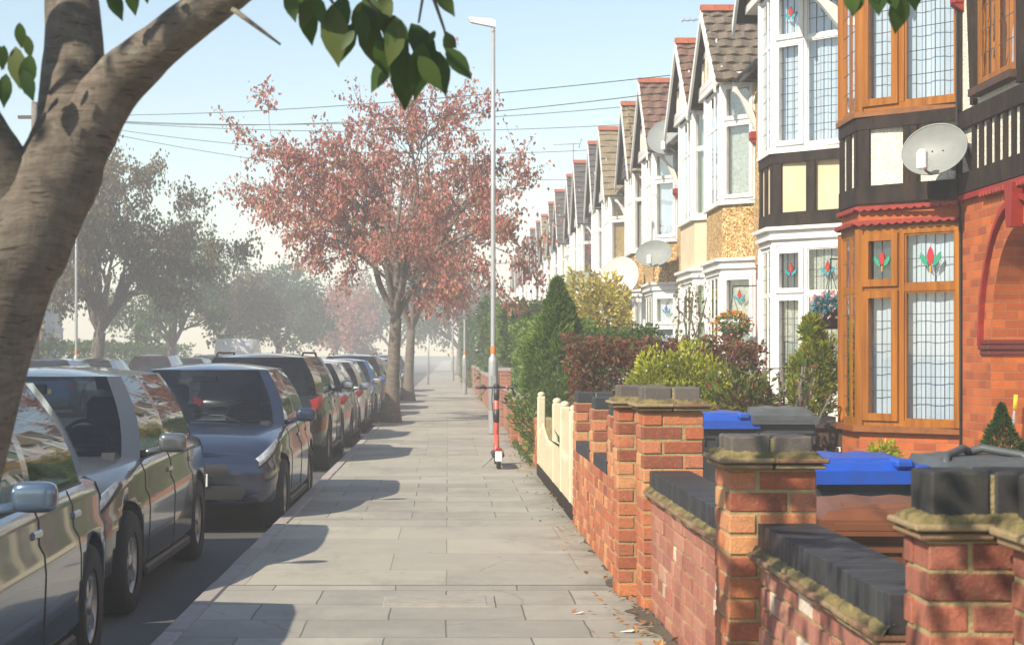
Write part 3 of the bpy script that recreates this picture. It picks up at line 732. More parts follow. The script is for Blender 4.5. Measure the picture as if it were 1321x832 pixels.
# ------------------------------------------------------------------ satellite dishes, aerials, baskets
def dish(loc, rz, label, rx=.34, rz_=.25, mat='dish', arm=True, tilt=.35, wall=.3, dots=False, round_=False):
    r = thing('satellite_dish', label, 'satellite dish', loc, rz, 'satellite dishes on the houses')
    mb = MB(); ct, st = math.cos(tilt), math.sin(tilt)
    def T(x, y, z): return (x, y*ct+z*st, -y*st+z*ct)      # dish faces -y and leans back
    def g(u, v):
        w = 2*math.pi*v
        return T(rx*u*math.cos(w), -.09*u*u+.0, rz_*u*math.sin(w))
    def g2(u, v):
        w = 2*math.pi*v
        return T(rx*u*math.cos(w), -.09*u*u+.012, rz_*u*math.sin(w))
    mb.grid(g, 6, 40, 0, True, True); mb.grid(g2, 6, 40, 0, True)
    mb.tube([T(rx*math.cos(t), -.085, rz_*math.sin(t)) for t in np.linspace(0, 2*math.pi, 41)], .008, 6, caps=False)
    d = part('reflector', mb, mat, r)
    bt = MB()
    for s in (-.05,.05): bt.ellipsoid(T(s, -.006, .02), (.008,.006,.008), 5, 8)
    part('bolt', bt, 'rubber' if not dots else 'red_trim', d)
    a = MB(); a.tube([T(0,-.085,-rz_*.98), T(0,-.2,-rz_*1.05), T(0,-.3,-rz_*.95)], .012, 6); a.tube([(0,.02,0),(0,wall*.5,-.1),(0,wall,-.1)], .02, 8); a.box(-.06,.06,wall-.01,wall+.012,-.22,.05)
    part('mounting_arm', a, 'grey_metal', r)
    l = MB(); q_ = T(0,-.3,-rz_*.8); l.cbox(q_[0]-.042,q_[0]+.042,q_[1]-.04,q_[1]+.04,q_[2]-.09,q_[2]+.07,.012); l.ellipsoid((q_[0],q_[1],q_[2]+.07), (.04,.04,.022), 8, 12)
    part('receiver', l, 'upvc', r)
    return r
fc = R(-45)
dish((4.42, 15.05, 3.24), R(-38), 'oval grey satellite dish on the white pebbledash panel of the timbered house', .3, .25, 'dish', wall=.42)
dish((4.28, 32.2, 5.6), R(-25), 'round grey satellite dish up beside the red roof gable', .42, .37, 'dish_dark', wall=.35)
dish((4.0, 32.2, 3.35), R(-25), 'wide grey satellite dish on the brown pebbledash panel', .36, .27, 'dish_dark', wall=.45)
dish((3.55, 34.3, 3.0), R(-25), 'large pale round satellite dish with red dots beside the golden bush', .41, .44, 'dish_white', wall=.3, dots=True)
dish((3.9, 49.2, 3.5), R(-15), 'small dark satellite dish above the golden bush', .42, .4, 'dish_dark', wall=.5)

def aerial(loc, label, h=1.2, rz=0, mast='grey_metal'):
    r = thing('tv_aerial', label, 'aerial', loc, rz, 'television aerials on the roofs')
    m = MB(); m.tube([(0,0,-1.),(0,0,h)], .022, 6); part('mast', m, mast, r)
    b = MB(); b.tube([(-.75,0,h-.08),(.25,0,h-.02)], .012, 5)
    for i in range(9): x = -.72+i*.1; b.tube([(x,-.16,h-.075+i*.005),(x,.16,h-.075+i*.005)], .006, 4)
    b.tube([(.22,0,h-.2),(.3,0,h+.2)], .01, 4); b.tube([(.3,-.2,h+.15),(.22,.2,h-.15)], .008, 4)
    part('antenna', b, 'grey_metal', r)
aerial((4.7, 28.2, 6.2), 'television aerial highest up by the brown gable roof', .95)
aerial((5.2, 37.1, 6.6), 'television aerial with reddish mast above the red tiled roof', 1.0, .1, 'red_trim')
aerial((5.0, 51.2, 6.9), 'television aerial over the far slate roof', .8, .2)
aerial((4.6, 61.2, 6.9), 'television aerial beyond the dark slate roof', 2.3, .1)

def basket(loc, label, flower, leaf, seed, r_=.2):
    r = thing('hanging_basket', label, 'hanging basket', loc, 0, 'hanging flower baskets')
    p = MB(); p.lathe([(0,-.17),(.1,-.165),(.135,-.1),(.16,0),(.17,.02),(.15,.02),(.13,-.02),(0,-.02)], (0,0,0), 18); part('pot', p, 'bin_black', r)
    pts, d = blob_pts(700, (0,0,.08), (r_*1.2,r_*1.2,r_*.75), .4, .25, seed); part('plant', leaves(pts, .055, dirs=d), leaf, r)
    pts, d = blob_pts(110, (0,0,.1), (r_*1.25,r_*1.25,r_*.85), .85, .2, seed+1); part('flower', leaves(np.repeat(pts,3,0), .045, dirs=np.repeat(d,3,0), wide=.8), flower, r)
    ch = MB()
    for k in range(3): w = 2.1*k; ch.tube([(.15*math.cos(w),.15*math.sin(w),.02),(0,0,.5)], .004, 4)
    ch.tube([(0,0,.5),(0,0,.62),(.45,.3,.64)], .009, 5); part('chain', ch, 'rubber', r)
basket((4.05, 23.7, 1.78), 'hanging basket of white and orange flowers before the pebbledash house', ['petal_mix'], 'leaf_hedge', 3, .2)
basket((4.3, 18.75, 1.88), 'dark hanging basket with teal leaves and pink flowers by the oak window', 'petal_pink', 'leaf_teal', 8, .17)
pw, dw = blob_pts(90, (0,0,.1), (.25,.25,.16), .85, .2, 77)

# ------------------------------------------------------------------ ground
def sheet(name, x0, x1, y0, y1, z, mat, nx=1, ny=1):
    mb = MB()
    mb.grid(lambda u, v: (x0+(x1-x0)*u, y0+(y1-y0)*v, z), nx, ny, 0, False); return struct(name, mb, mat)
g = N('worn_asphalt'); v = g.coord()
col = g.mix(g.ramp(g.noise(v, .6, 6, .65), [(.35,0.),(.7,1.)]), (.07,.07,.07), (.1,.098,.093))
col = g.mix(1., col, g.ramp(g.noise(v, 190, 2), [(.3,.6),(.7,1.35)]), 'MULTIPLY')
M['asphalt'] = g.done(g.bsdf(col, .9, g.bump(g.noise(v, 160, 3), .6, .01)))
g = N('earth_and_grass'); v = g.coord()
M['earth'] = g.done(g.bsdf(g.mix(g.ramp(g.noise(v, .5, 6), [(.4,0.),(.6,1.)]), (.1,.085,.055), (.06,.08,.025)), .95, g.bump(g.noise(v, 12, 5), .5, .05)))
g = N('concrete_yard'); v = g.coord()
M['yard'] = g.done(g.bsdf(g.mix(g.ramp(g.noise(v, 1.3, 6, .7), [(.35,0.),(.7,1.)]), (.25,.235,.2), (.14,.13,.1)), .9, g.bump(g.noise(v, 60, 4), .4, .01)))
# pavement: slabs, patched bays of tarmac, moss along the wall
g = N('paving_slabs'); v = g.coord()
wob = g.mix(.02, v, g.n('ShaderNodeTexNoise', ins={'Vector': v, 'Scale': 3.}).outputs['Color'], 'ADD')
br = g.n('ShaderNodeTexBrick', offset=.42, ins={'Vector': wob, 'Scale': 1., 'Brick Width': .74, 'Row Height': .56, 'Mortar Size': .0055, 'Mortar Smooth': .4,
      'Color1': (.285,.272,.235,1), 'Color2': (.385,.365,.31,1), 'Mortar': (.13,.128,.1,1)})
st = g.ramp(g.noise(v, 1.1, 7, .7), [(.3,.74),(.72,1.1)]); fine = g.ramp(g.noise(v, 120, 3, .8), [(.3,.82),(.7,1.14)])
slab = g.mix(1., g.mix(1., br.outputs['Color'], st, 'MULTIPLY'), fine, 'MULTIPLY')
br2 = g.n('ShaderNodeTexBrick', offset=.3, ins={'Vector': wob, 'Scale': 1., 'Brick Width': 1.25, 'Row Height': .92, 'Mortar Size': .005, 'Mortar Smooth': .5,
      'Color1': (.9,.9,.9,1), 'Color2': (1.08,1.07,1.04,1), 'Mortar': (.55,.54,.5,1)})
tar = g.mix(1., g.mix(1., g.mix(g.noise(v, 2.2, 6, .7), (.285,.27,.23), (.4,.38,.32)), fine, 'MULTIPLY'), br2.outputs['Color'], 'MULTIPLY')
vc = g.n('ShaderNodeTexVoronoi', feature='DISTANCE_TO_EDGE', ins={'Vector': g.mix(.25, v, g.n('ShaderNodeTexNoise', ins={'Vector': v, 'Scale': 2.5, 'Detail': 5.}).outputs['Color'], 'ADD'), 'Scale': .55}).outputs['Distance']
crack = g.ramp(vc, [(0.,1.),(.006,0.)])
sx = g.n('ShaderNodeSeparateXYZ', ins={0: v})
# bays across the walk
saw = g.n('ShaderNodeMath', operation='PINGPONG', ins={0: g.n('ShaderNodeMath', operation='ADD', ins={0: sx.outputs[1], 1: -7.75}).outputs[0], 1: 4.6}).outputs[0]
bay = g.n('ShaderNodeMath', operation='GREATER_THAN', ins={0: saw, 1: 2.55}).outputs[0]
edge = g.n('ShaderNodeMath', operation='COMPARE', ins={0: saw, 1: 2.55, 2: .014}).outputs[0]
col = g.mix(bay, slab, tar); col = g.mix(edge, col, (.06,.06,.05))
mossf = g.ramp(g.n('ShaderNodeMath', operation='ADD', ins={0: sx.outputs[0], 1: g.n('ShaderNodeMath', operation='MULTIPLY', ins={0: g.noise(v, 2.6, 6, .7), 1: .9}).outputs[0]}).outputs[0], [(0.,0.),(1.,1.)])
mossr = g.n('ShaderNodeMapRange', ins={'Value': g.n('ShaderNodeMath', operation='ADD', ins={0: sx.outputs[0], 1: g.n('ShaderNodeMath', operation='MULTIPLY', ins={0: g.noise(v, 2.6, 6, .7), 1: 1.3}).outputs[0]}).outputs[0], 'From Min': 1.45, 'From Max': 1.95, 'To Max': .75}).outputs[0]
col = g.mix(mossr, col, (.1,.1,.055))
col = g.mix(g.n('ShaderNodeMath', operation='MULTIPLY', ins={0: crack, 1: g.ramp(g.noise(v, 1.4, 3), [(.5,0.),(.6,.4)])}).outputs[0], col, (.09,.085,.07))
gum = g.n('ShaderNodeTexVoronoi', ins={'Vector': v, 'Scale': 3.2}); gumf = g.ramp(gum.outputs['Distance'], [(.05,.55),(.075,0.)])
col = g.mix(gumf, col, (.17,.165,.15))
stain = g.ramp(g.noise(g.scale(v,(1,.5,1)), .9, 7, .75), [(.5,0.),(.68,.6)]); col = g.mix(stain, col, (.17,.165,.145))
spots = g.ramp(g.noise(v, 26, 3, .6), [(.66,0.),(.72,.35)]); col = g.mix(spots, col, (.16,.155,.14))
h = g.mix(.35, g.mix(bay, br.outputs['Fac'], (0.,0.,0.)), g.noise(v, 70, 4))
M['paving'] = g.done(g.bsdf(col, .88, g.bump(g.n('ShaderNodeInvert', ins={'Color': h}).outputs[0], .5, .01)))
KX = -1.38
sheet('ground', -900, 900, -400, 2500, -.135, 'earth')
sheet('road', -11.2, KX-.1, -12, 420, -.13, 'asphalt')
pm = MB(); pm.box(KX+.03, 1.14, -12, 420, -.12, 0.); struct('pavement', pm, 'paving')
pm = MB(); pm.box(-15., -11.35, -12, 420, -.12, 0.); struct('far_pavement', pm, 'paving')
pm = MB(); pm.box(1.145, 13., -12, 130, -.12, -.012); struct('front_yards', pm, 'yard')
pm = MB(); pm.box(-30., -15.005, -12, 130, -.12, -.012); struct('far_front_yards', pm, 'yard')
M['kerb'] = island_mat('granite_kerb', [(0., (.3,.27,.25)), (.5, (.37,.33,.31)), (1., (.42,.36,.34))], .85, 12, (.15,.14,.12), .5, .5)
kb = MB(); y = -6.
while y < 120: kb.cbox(KX-.1, KX+.027, y, y+.9, -.3, .004, .018, jit=.003); y += .912
struct('kerb', kb, 'kerb')
kb = MB(); y = 20.
while y < 120: kb.cbox(-11.35, -11.2, y, y+.9, -.3, .004, .018, jit=.003); y += .912
struct('far_kerb', kb, 'kerb')
# litter, dry leaves and weeds in the dirt along the walls
so = MB()
def dirt(u, v):
    y = 4+9*v; w0 = max(.05, .35+.9*mnoise.noise(Vector((y*1.6,0,0)))+.4*mnoise.noise(Vector((y*6,1,0)))); return (1.14-(.03+.17*u)*w0-.02, y, .0045+.022*(1-u)**2)
so.grid(dirt, 4, 260, 0, True, True); o = solo('dirt_strip', so, 'soil', 'dark soil gathered along the foot of the walls', 'soil'); o['kind'] = 'stuff'; del o['category']
n = 260; pts = np.stack([1.1-np.abs(rng.normal(0,.16,n)), rng.uniform(5,30,n), np.full(n,.02)],1)
pts[:70,1] = rng.uniform(6.6,9.5,70)
o = solo('fallen_leaves', leaves(pts, .045, flat=4, dirs=np.c_[rng.normal(size=(n,2)), np.zeros(n)], wide=.6), 'leaf_dry', 'dry brown leaves scattered along the foot of the walls', 'leaves'); o['kind'] = 'stuff'; del o['category']
for i, (x, y, s, lab) in enumerate([(.93,8.55,.05,'white scrap of paper on the soil by the brick wall'), (.72,9.15,.03,'tiny white scrap on the grey paving slabs'), (1.0,7.9,.045,'crumpled pale scrap lying lowest along the wall')]):
    mb = MB(); mb.slab([(-s,-s*.5,.004),(s*.2,-s*.7,.006),(s,s*.1,.012),(.1*s,s*.6,.005)], (0,0,.002)); solo('paper_scrap', mb, 'paper', lab, 'litter', 'scraps of litter', (x,y,.002))
M['cover'] = plain('concrete_cover', (.33,.31,.27), (.25,.235,.2), 9, .9, .4)
mb = MB(); mb.cbox(-.32,.32,-.22,.22,-.01,.008,.004); mb.cbox(-.27,.27,-.17,.17,.006,.011,.003)
solo('utility_cover', mb, 'cover', 'pale utility cover set in the pavement bay', 'manhole cover', loc=(-.05, 9.6, 0))

# ------------------------------------------------------------------ garden walls and piers of single bricks
CH = .079
def pier(loc, z, label, brick='brick_unit', w=.335, cap='cap_brick', cap_h=.085, crease=True, cap_o=.0, base=0, group='brick piers along the pavement', ch=CH):
    r = thing('brick_pier', label, 'brick pier', loc, 0, group)
    body = MB(); core = MB(); n = round(z/ch); b, s = w*.31, w*.66; q = w/2
    core.box(-q+.006, q-.006, -q+.006, q-.006, 0, n*ch, 0)
    for i in range(n):
        z0, z1 = i*ch+.005, (i+1)*ch-.005
        L = [(-q,-q+s,-q,-q+b),(q-b,q,-q,-q+s),(q-s,q,q-b,q),(-q,-q+b,q-s,q)]
        if i % 2: L = [(-x1,-x0,y0_,y1_) for x0,x1,y0_,y1_ in L]
        for x0,x1,y0_,y1_ in L: body.cbox(x0,x1,y0_,y1_,z0,z1,.0045,0,.0035)
    bp = part('brickwork', body, brick, r); part('mortar', core, 'mortar', bp)
    zt = n*ch
    if crease:
        cm = MB()
        for k, (o, t) in enumerate(((.03,.02),(.045,.018))):
            for sx_ in (-1, 1):
                cm.cbox(min(0,sx_*(q+o))+.002, max(0,sx_*(q+o))-.002, -q-o, q+o, zt+.003+k*.023, zt+.003+k*.023+t, .005, 0, .004)
        cr = part('creasing', cm, 'crease', r)
        mm = MB(); sd = random.uniform(0, 50); c4 = [(-1,-1),(1,-1),(1,1),(-1,1),(-1,-1)]
        def fl(u, v):
            t = u*4; k = min(3, int(t)); f_ = t-k; ax = c4[k][0]+(c4[k+1][0]-c4[k][0])*f_; ay = c4[k][1]+(c4[k+1][1]-c4[k][1])*f_
            w0 = mnoise.noise(Vector((ax*4+sd, ay*4, v*2)))*.5+mnoise.noise(Vector((ax*11+sd, ay*11, v*5)))*.5
            o = (q+.03)*(1-v)+(q-.035)*v+w0*.026*(1-v); z = zt+.046+(.03*v**.6+.01*w0)*min(1, .35+v*3)
            return (ax*o, ay*o, z-.02*(v == 0))
        mm.grid(fl, 120, 7, 0, True)
        part('moss', mm, 'moss', cr); zt += .05
    km = MB(); k2 = q-.012
    km.cbox(-k2,-.006,-k2,-.006,zt,zt+cap_h,.007,0,.002); km.cbox(.006,k2,-k2,-.006,zt,zt+cap_h,.007,0,.002); km.cbox(-k2,-.006,.006,k2,zt,zt+cap_h,.007,0,.002); km.cbox(.006,k2,.006,k2,zt,zt+cap_h,.007,0,.002)
    km.box(-k2+.008,k2-.008,-k2+.008,k2-.008,zt,zt+cap_h-.008,1)
    part('cap', km, [cap,'mortar'], r)
    return r
def brick_wall(x, y0_, y1_, z, label, brick='brick_wall', th=.21, coping='blue_brick', crease=True, cop_h=.105, ch=CH, group='low brick garden walls'):
    r = thing('garden_wall', label, 'garden wall', (x, y0_, 0), 0, group); L = y1_-y0_
    body = MB(); core = MB(); n = round(z/ch)
    core.box(.008, th-.008, 0, L, 0, n*ch, 0)
    for i in range(n):
        y = -random.uniform(0,.02)-(.0 if i % 2 else .057); k = i
        while y < L:
            l = .222 if k % 2 else .106
            a_, b_ = max(y,0), min(y+l, L)
            if b_-a_ > .03: body.cbox(0, th, a_+.004, b_-.004, i*ch+.005, (i+1)*ch-.005, .0035, 0, .003)
            y += l+.002; k += 1
    bp = part('brickwork', body, brick, r); part('mortar', core, 'mortar', bp)
    zt = n*ch
    if crease:
        cm = MB(); y = 0.
        for k, o in enumerate((.03,.045)):
            y = 0.
            while y < L-.02:
                l = min(random.uniform(.16,.17), L-y); cm.cbox(-o, th+o, y+.001, y+l-.002, zt+.002+k*.021, zt+.02+k*.021, .004, 0, .003); y += l
        cr = part('creasing', cm, 'crease', r); mm = MB(); sd = random.uniform(0, 50)
        def fl(u, v):
            w0 = mnoise.noise(Vector((u*L*9+sd, v*2, 3)))*.5+mnoise.noise(Vector((u*L*34+sd, v*4, 7)))*.5
            return (-.033*(1-v)+.012*v-w0*.024*(1-v), L*u, zt+.044+(.028*v**.7+.01*w0)*min(1, .3+v*3)-.016*(v == 0))
        mm.grid(fl, int(L*60), 7, 0, True, True)
        part('moss', mm, 'moss', cr); zt += .045
    if coping:
        km = MB(); y = .004
        while y < L-.02:
            l = min(.0665, L-y-.002); km.cbox(-.006, th+.006, y+.0008, y+l-.003, zt, zt+cop_h, .0022, 0, .0004); y += .068
        km.box(-.001, th+.001, .006, L-.006, zt, zt+cop_h-.004, 1)
        part('coping', km, [coping,'dark_joint'], r)
    return r
TH = .335
pier((1.56, 3.95, 0), .93, 'nearest dark brick pier cut by the right edge of the picture', 'brick_dark', cap='cap_dark', cap_h=.13)
pier((1.385, 4.335, 0), .93, 'big dark brick pier with black cap at lower right', 'brick_dark', cap='cap_dark', cap_h=.125).scale = (1, .64, 1)
brick_wall(1.182, 4.44, 6.33, .632, 'low brick wall with black coping between the two nearest piers', 'brick_wall')
pier((1.235, 6.5, 0), .984, 'orange brick pier with grey cap standing before the blue lidded bin', cap_h=.075, ch=.082)
brick_wall(1.12, 6.67, 9.22, .632, 'low brick wall with black coping running behind the orange pier', 'brick_wall')
pier((1.245, 9.38, 0), 1.11, 'tall brick pier with grey cap and two bins behind it', cap_h=.085)
pier((1.15, 9.95, 0), 1.11, 'slimmer brick pier joined to the tall grey capped pier', w=.3, cap_h=.085)
P2 = [(1.215,10.85,.33,'red brick pier with slate cap nearest the tall pair'), (1.215,12.2,.33,'red brick pier with slate cap in the middle of the stepped wall'), (1.215,13.85,.33,'red brick pier with slate cap next to the cream picket fence')]
for x, y, w, lab in P2: pier((x,y,0), 1.02, lab, 'brick_unit', w, 'blue_brick', .085, False)
brick_wall(1.053, 11.03, 12.02, .6, 'short red wall with slate coping, nearer one between slate capped piers', 'brick_unit', crease=False, cop_h=.085)
brick_wall(1.053, 12.38, 13.67, .6, 'short red wall with slate coping, farther one beside the picket fence', 'brick_unit', crease=False, cop_h=.085)
brick_wall(1.1, 20.3, 26.3, .66, 'long low red wall behind the scooter under the conifer', 'brick_unit', crease=False, coping=None)
pier((1.2, 26.6, 0), .72, 'low red brick pier with pale stone top behind the scooter', 'brick_unit', .4, 'kerb', .07, False)
def far_wall(x, y0_, y1_, z, label, mat='brick_far', cap='kerb'):
    r = thing('garden_wall', label, 'garden wall', (x, y0_, 0), 0, 'low brick garden walls')
    m = MB(); m.box(0,.22,0,y1_-y0_,0,z); part('brickwork', m, mat, r)
    m = MB(); m.box(-.025,.245,-.01,y1_-y0_+.01,z,z+.06); part('coping', m, cap, r)
far_wall(1.1, 27., 33., .75, 'plain red garden wall beyond the pale topped pier')
far_wall(1.05, 33.4, 41.5, 1.1, 'taller red garden wall right of the second lamp post')
far_wall(1.05, 41.8, 56., .85, 'distant red garden wall under the green hedge')
far_wall(1.05, 56.4, 100., .9, 'farthest garden wall at the end of the pavement')
far_wall(-15.2, 30., 62., .8, 'garden wall along the opposite pavement')
far_wall(-15.2, 62.4, 100., .8, 'farther garden wall along the opposite pavement')

# cream picket fence
r = thing('picket_fence', 'cream picket fence with tall gate posts and black base board', 'fence', (1.07, 14.1, 0))
pk = MB(); L = 5.8; n = 40
for i in range(n):
    y = .05+L*i/n; u = (y % 2.4)/2.4
    h = .62-.14*math.sin(math.pi*u)
    pk.slab([(0,y,.1),(0,y+.105,.1),(0,y+.105,h-.03),(0,y+.0525,h+.03),(0,y,h-.03)], (.02,0,0))
part('picket', pk, 'cream_paint', r)
rl = MB(); rl.box(.021,.06,.0,L,.2,.27); rl.box(.021,.06,.0,L,.4,.46); part('rail', rl, 'cream_paint', r)
for y in (.03,.55,1.75,2.9,L-.05):
    p = MB(); p.cbox(-.006,.09,y-.06,y+.06,0,.93,.012); p.ellipsoid((.042,y,.95),(.046,.055,.035),6,10); part('post', p, 'cream_paint', r)
bb = MB(); bb.box(-.012,-.001,0,L,0,.13); part('base_board', bb, 'black_timber', r)
# timber fence between the two front gardens
r = thing('timber_fence', 'low dark brown timber fence between the front gardens', 'fence', (1.5, 17.25, 0))
fm = MB()
for i, (z0, z1) in enumerate(((.0,.2),(.215,.42),(.47,.66))): fm.box(0,2.8,-.012+.004*i,.012+.004*i,z0,z1)
for i in range(22): fm.box(.02+i*.127,.125+i*.127,-.03,-.013,.0,.46)
part('board', fm, 'fence', r); fm = MB(); fm.box(0,2.8,-.045,.045,.665,.7); part('capping_rail', fm, 'fence', r)
for x in (.05, 1.25, 2.48): p = MB(); p.cbox(x-.045,x+.045,.02,.11,0,.74,.01); part('post', p, 'fence', r)

# ------------------------------------------------------------------ wheelie bins
def bin_(loc, rz, label, body, lid, w=.55, h=.92, dpt=.6, style='flat'):
    r = thing('wheelie_bin', label, 'wheelie bin', loc, rz, 'wheelie bins in the front gardens')
    q = w/2; hb = h-.09; m = MB()
    P = lambda s, dd: [(-q*s,-dpt/2*dd),(q*s,-dpt/2*dd),(q*s,dpt/2*dd),(-q*s,dpt/2*dd)]
    m.prism(P(.8,.74), .06, hb, 0, P(.96,.95)); m.prism(P(1.0,1.0), hb-.045, hb); m.prism(P(.98,.97), hb-.11, hb-.075)
    for sx_ in (-1,1): m.prism([(sx_*q*.99-.012,-dpt/2*.9),(sx_*q*.99+.012,-dpt/2*.9),(sx_*q*.99+.012,-dpt/2*.9+.1),(sx_*q*.99-.012,-dpt/2*.9+.1)], hb-.2, hb-.04)
    for k in (-.3,-.1,.1,.3): m.box(w*k-.008,w*k+.008,-dpt*.49,-dpt*.44,hb-.16,hb-.11)
    part('body', m, body, r)
    l = MB(); nl = 14
    def lidf(u, v):
        x = (u*2-1); y = (v*2-1); ex = 1-max(abs(x)**8, abs(y)**8); 
        z = hb+.02+(.055+.035*(v))*ex**.35+.012*math.sin(x*math.pi*1.5)**2*ex
        return (x*(q+.02), y*(dpt/2+.025), z)
    l.grid(lidf, nl, nl, 0, True)
    l.prism([(-q-.022,-dpt/2-.03),(q+.022,-dpt/2-.03),(q+.022,dpt/2+.02),(-q-.022,dpt/2+.02)], hb+.003, hb+.04)
    l.prism([(-q-.03,-dpt/2-.042),(q+.03,-dpt/2-.042),(q+.03,-dpt/2-.028),(-q-.03,-dpt/2-.028)], hb-.03, hb+.036)
    l.prism([(-q*.75,-dpt*.38),(q*.75,-dpt*.38),(q*.6,dpt*.3),(-q*.6,dpt*.3)], hb+.05, hb+.1, 0, [(-q*.66,-dpt*.32),(q*.66,-dpt*.32),(q*.54,dpt*.26),(-q*.54,dpt*.26)])
    lp = part('lid', l, lid, r)
    hm = MB()
    if style == 'grip':
        hm.cbox(q*.45,q*.8,-dpt/2-.05,-dpt/2+.12,hb+.05,hb+.1,.015); hm.cbox(q*.82,q+.03,-dpt/2-.045,-dpt/2+.06,hb+.03,hb+.07,.01)
    elif style == 'arched':
        for s in (-1,1): hm.tube([(q*.9*s,-.2,hb+.05),(q*.75*s,-.1,hb+.11),(q*.2*s,.05,hb+.14),(-.05*s,.15,hb+.1)], .022, 8)
    else:
        hm.cbox(-q*.9,q*.9,-dpt/2-.045,-dpt/2-.02,hb-.015,hb+.035,.01)
    part('lid_grip', hm, lid, lp)
    hn = MB(); hn.tube([(-q*.85,dpt/2+.07,hb-.02),(q*.85,dpt/2+.07,hb-.02)], .016, 8)
    for s in (-1,1): hn.box(q*.8*s-.015,q*.8*s+.015,dpt/2-.03,dpt/2+.08,hb-.06,hb-.005)
    part('handle', hn, body, r)
    for s in (-1,1):
        wm = MB(); wm.lathe([(0,-.025),(.07,-.025),(.1,-.015),(.1,.015),(.07,.025),(0,.025)], (s*(q*.72),dpt*.36,.1), 18, 'x'); part('wheel', wm, 'rubber', r)
bin_((2.22, 9.15, -.012), R(3), 'black wheelie bin with bright blue lid nearest the camera', 'bin_black', 'blue_plastic', .57, .87, .62, 'grip')
bin_((2.03, 7.85, -.012), R(-4), 'brown wheelie bin behind the near black coping', 'brown_plastic', 'brown_plastic', .6, .735, .58, 'lip')
bin_((2.84, 8.95, -.012), R(5), 'dark grey wheelie bin with arched lid behind the near pier', 'bin_black', 'grey_lid', .56, .88, .6, 'arched')
bin_((2.32, 14.4, -.012), R(2), 'black wheelie bin with blue lid farther off by the tall pier', 'bin_black', 'blue_plastic', .55, .93, .6, 'grip')
bin_((2.86, 14.35, -.012), R(-3), 'dark grey lidded wheelie bin right of the farther blue lid', 'bin_black', 'grey_lid', .5, .97, .55, 'lip')

# mop left by the door, plant pots
r = thing('broom', 'broom with yellow grip leaning by the porch door', 'broom', (4.78, 14.3, .12), 0)
m = MB(); m.tube([(0,0,.05),(.1,.02,.95)], .012, 8); part('handle', m, 'grey_metal', r)
m = MB(); m.tube([(.087,.016,.83),(.1,.02,.96)], .018, 8); part('grip', m, 'yellow', r)
m = MB(); m.cbox(-.05,.05,-.14,.14,-.1,.05,.02); part('brush_head', m, 'black_plastic', r)
# ------------------------------------------------------------------ cars
def paint(name, c, metallic=.5):
    g = N(name)
    col = g.mix(g.ramp(g.noise(g.coord(), 2.5, 5), [(.35,0.),(.75,.5)]), c, tuple(x*.85+.006 for x in c))
    dust = g.n('ShaderNodeMapRange', ins={'Value': g.noise(g.coord(), 30, 4), 'From Min': .3, 'From Max': .8, 'To Min': .16, 'To Max': .24}).outputs[0]
    return g.done(g.bsdf(col, dust, Metallic=metallic, Coat_Weight=.8, Coat_Roughness=.04))
PAINT = {k: paint(k, c, m) for k, c, m in (('steel_blue_paint', (.1,.15,.22), .5), ('dark_blue_paint', (.02,.035,.075), .4), ('black_paint', (.012,.013,.016), .3), ('silver_paint', (.5,.52,.54), .7),
        ('white_paintwork', (.75,.75,.74), 0.), ('red_paint', (.4,.02,.02), .1), ('grey_paint', (.13,.14,.15), .5), ('mid_blue_paint', (.05,.12,.3), .4), ('pale_gold_paint', (.5,.47,.36), .3))}
M['car_glass'] = plain('tinted_car_glass', (.012,.016,.018), (.018,.022,.022), 3, .03, Specular_IOR_Level=.8)
g = N('car_window'); tb = g.n('ShaderNodeBsdfTransparent', ins={'Color': (.42,.46,.46,1)}).outputs[0]
gl = g.n('ShaderNodeBsdfGlossy', ins={'Color': (.9,.92,.95,1), 'Roughness': .015}).outputs[0]; fr_ = g.n('ShaderNodeFresnel', ins={'IOR': 1.5}).outputs[0]
M['car_glass'] = g.done(g.n('ShaderNodeMixShader', ins={0: fr_, 1: tb, 2: gl}).outputs[0])
M['car_cloth'] = plain('dark_seat_cloth', (.03,.03,.033), (.05,.05,.052), 12, .9)
M['tyre'] = plain('tyre_rubber', (.02,.02,.021), None, 20, .85)
M['alloy'] = plain('alloy_rim', (.45,.46,.47), (.38,.39,.4), 8, .3, Metallic=.8)
M['lamp_clear'] = plain('clear_lamp', (.55,.58,.6), (.3,.33,.35), 30, .08)
M['lamp_red'] = plain('red_lamp', (.4,.015,.015), (.25,.01,.01), 20, .15)
M['plate_white'] = plain('white_plate', (.78,.78,.76), None, 6, .4)
M['plate_yellow'] = plain('yellow_plate', (.75,.55,.05), None, 6, .4)
M['trim'] = plain('black_trim', (.018,.018,.019), None, 12, .55)

def smooth_keys(xs, ks):
    """monotone cubic through keys (x, value)"""
    kx = np.array([k[0] for k in ks], float); ky = np.array([k[1] for k in ks], float)
    d = np.diff(ky)/np.diff(kx); m = np.zeros(len(kx)); m[0], m[-1] = d[0], d[-1]
    for i in range(1, len(kx)-1): m[i] = 0 if d[i-1]*d[i] <= 0 else 2*d[i-1]*d[i]/(d[i-1]+d[i])
    i = np.clip(np.searchsorted(kx, xs)-1, 0, len(kx)-2); h = kx[i+1]-kx[i]; t = np.clip((xs-kx[i])/h, 0, 1)
    return ky[i]*(2*t**3-3*t**2+1)+h*m[i]*(t**3-2*t**2+t)+ky[i+1]*(-2*t**3+3*t**2)+h*m[i+1]*(t**3-t**2)

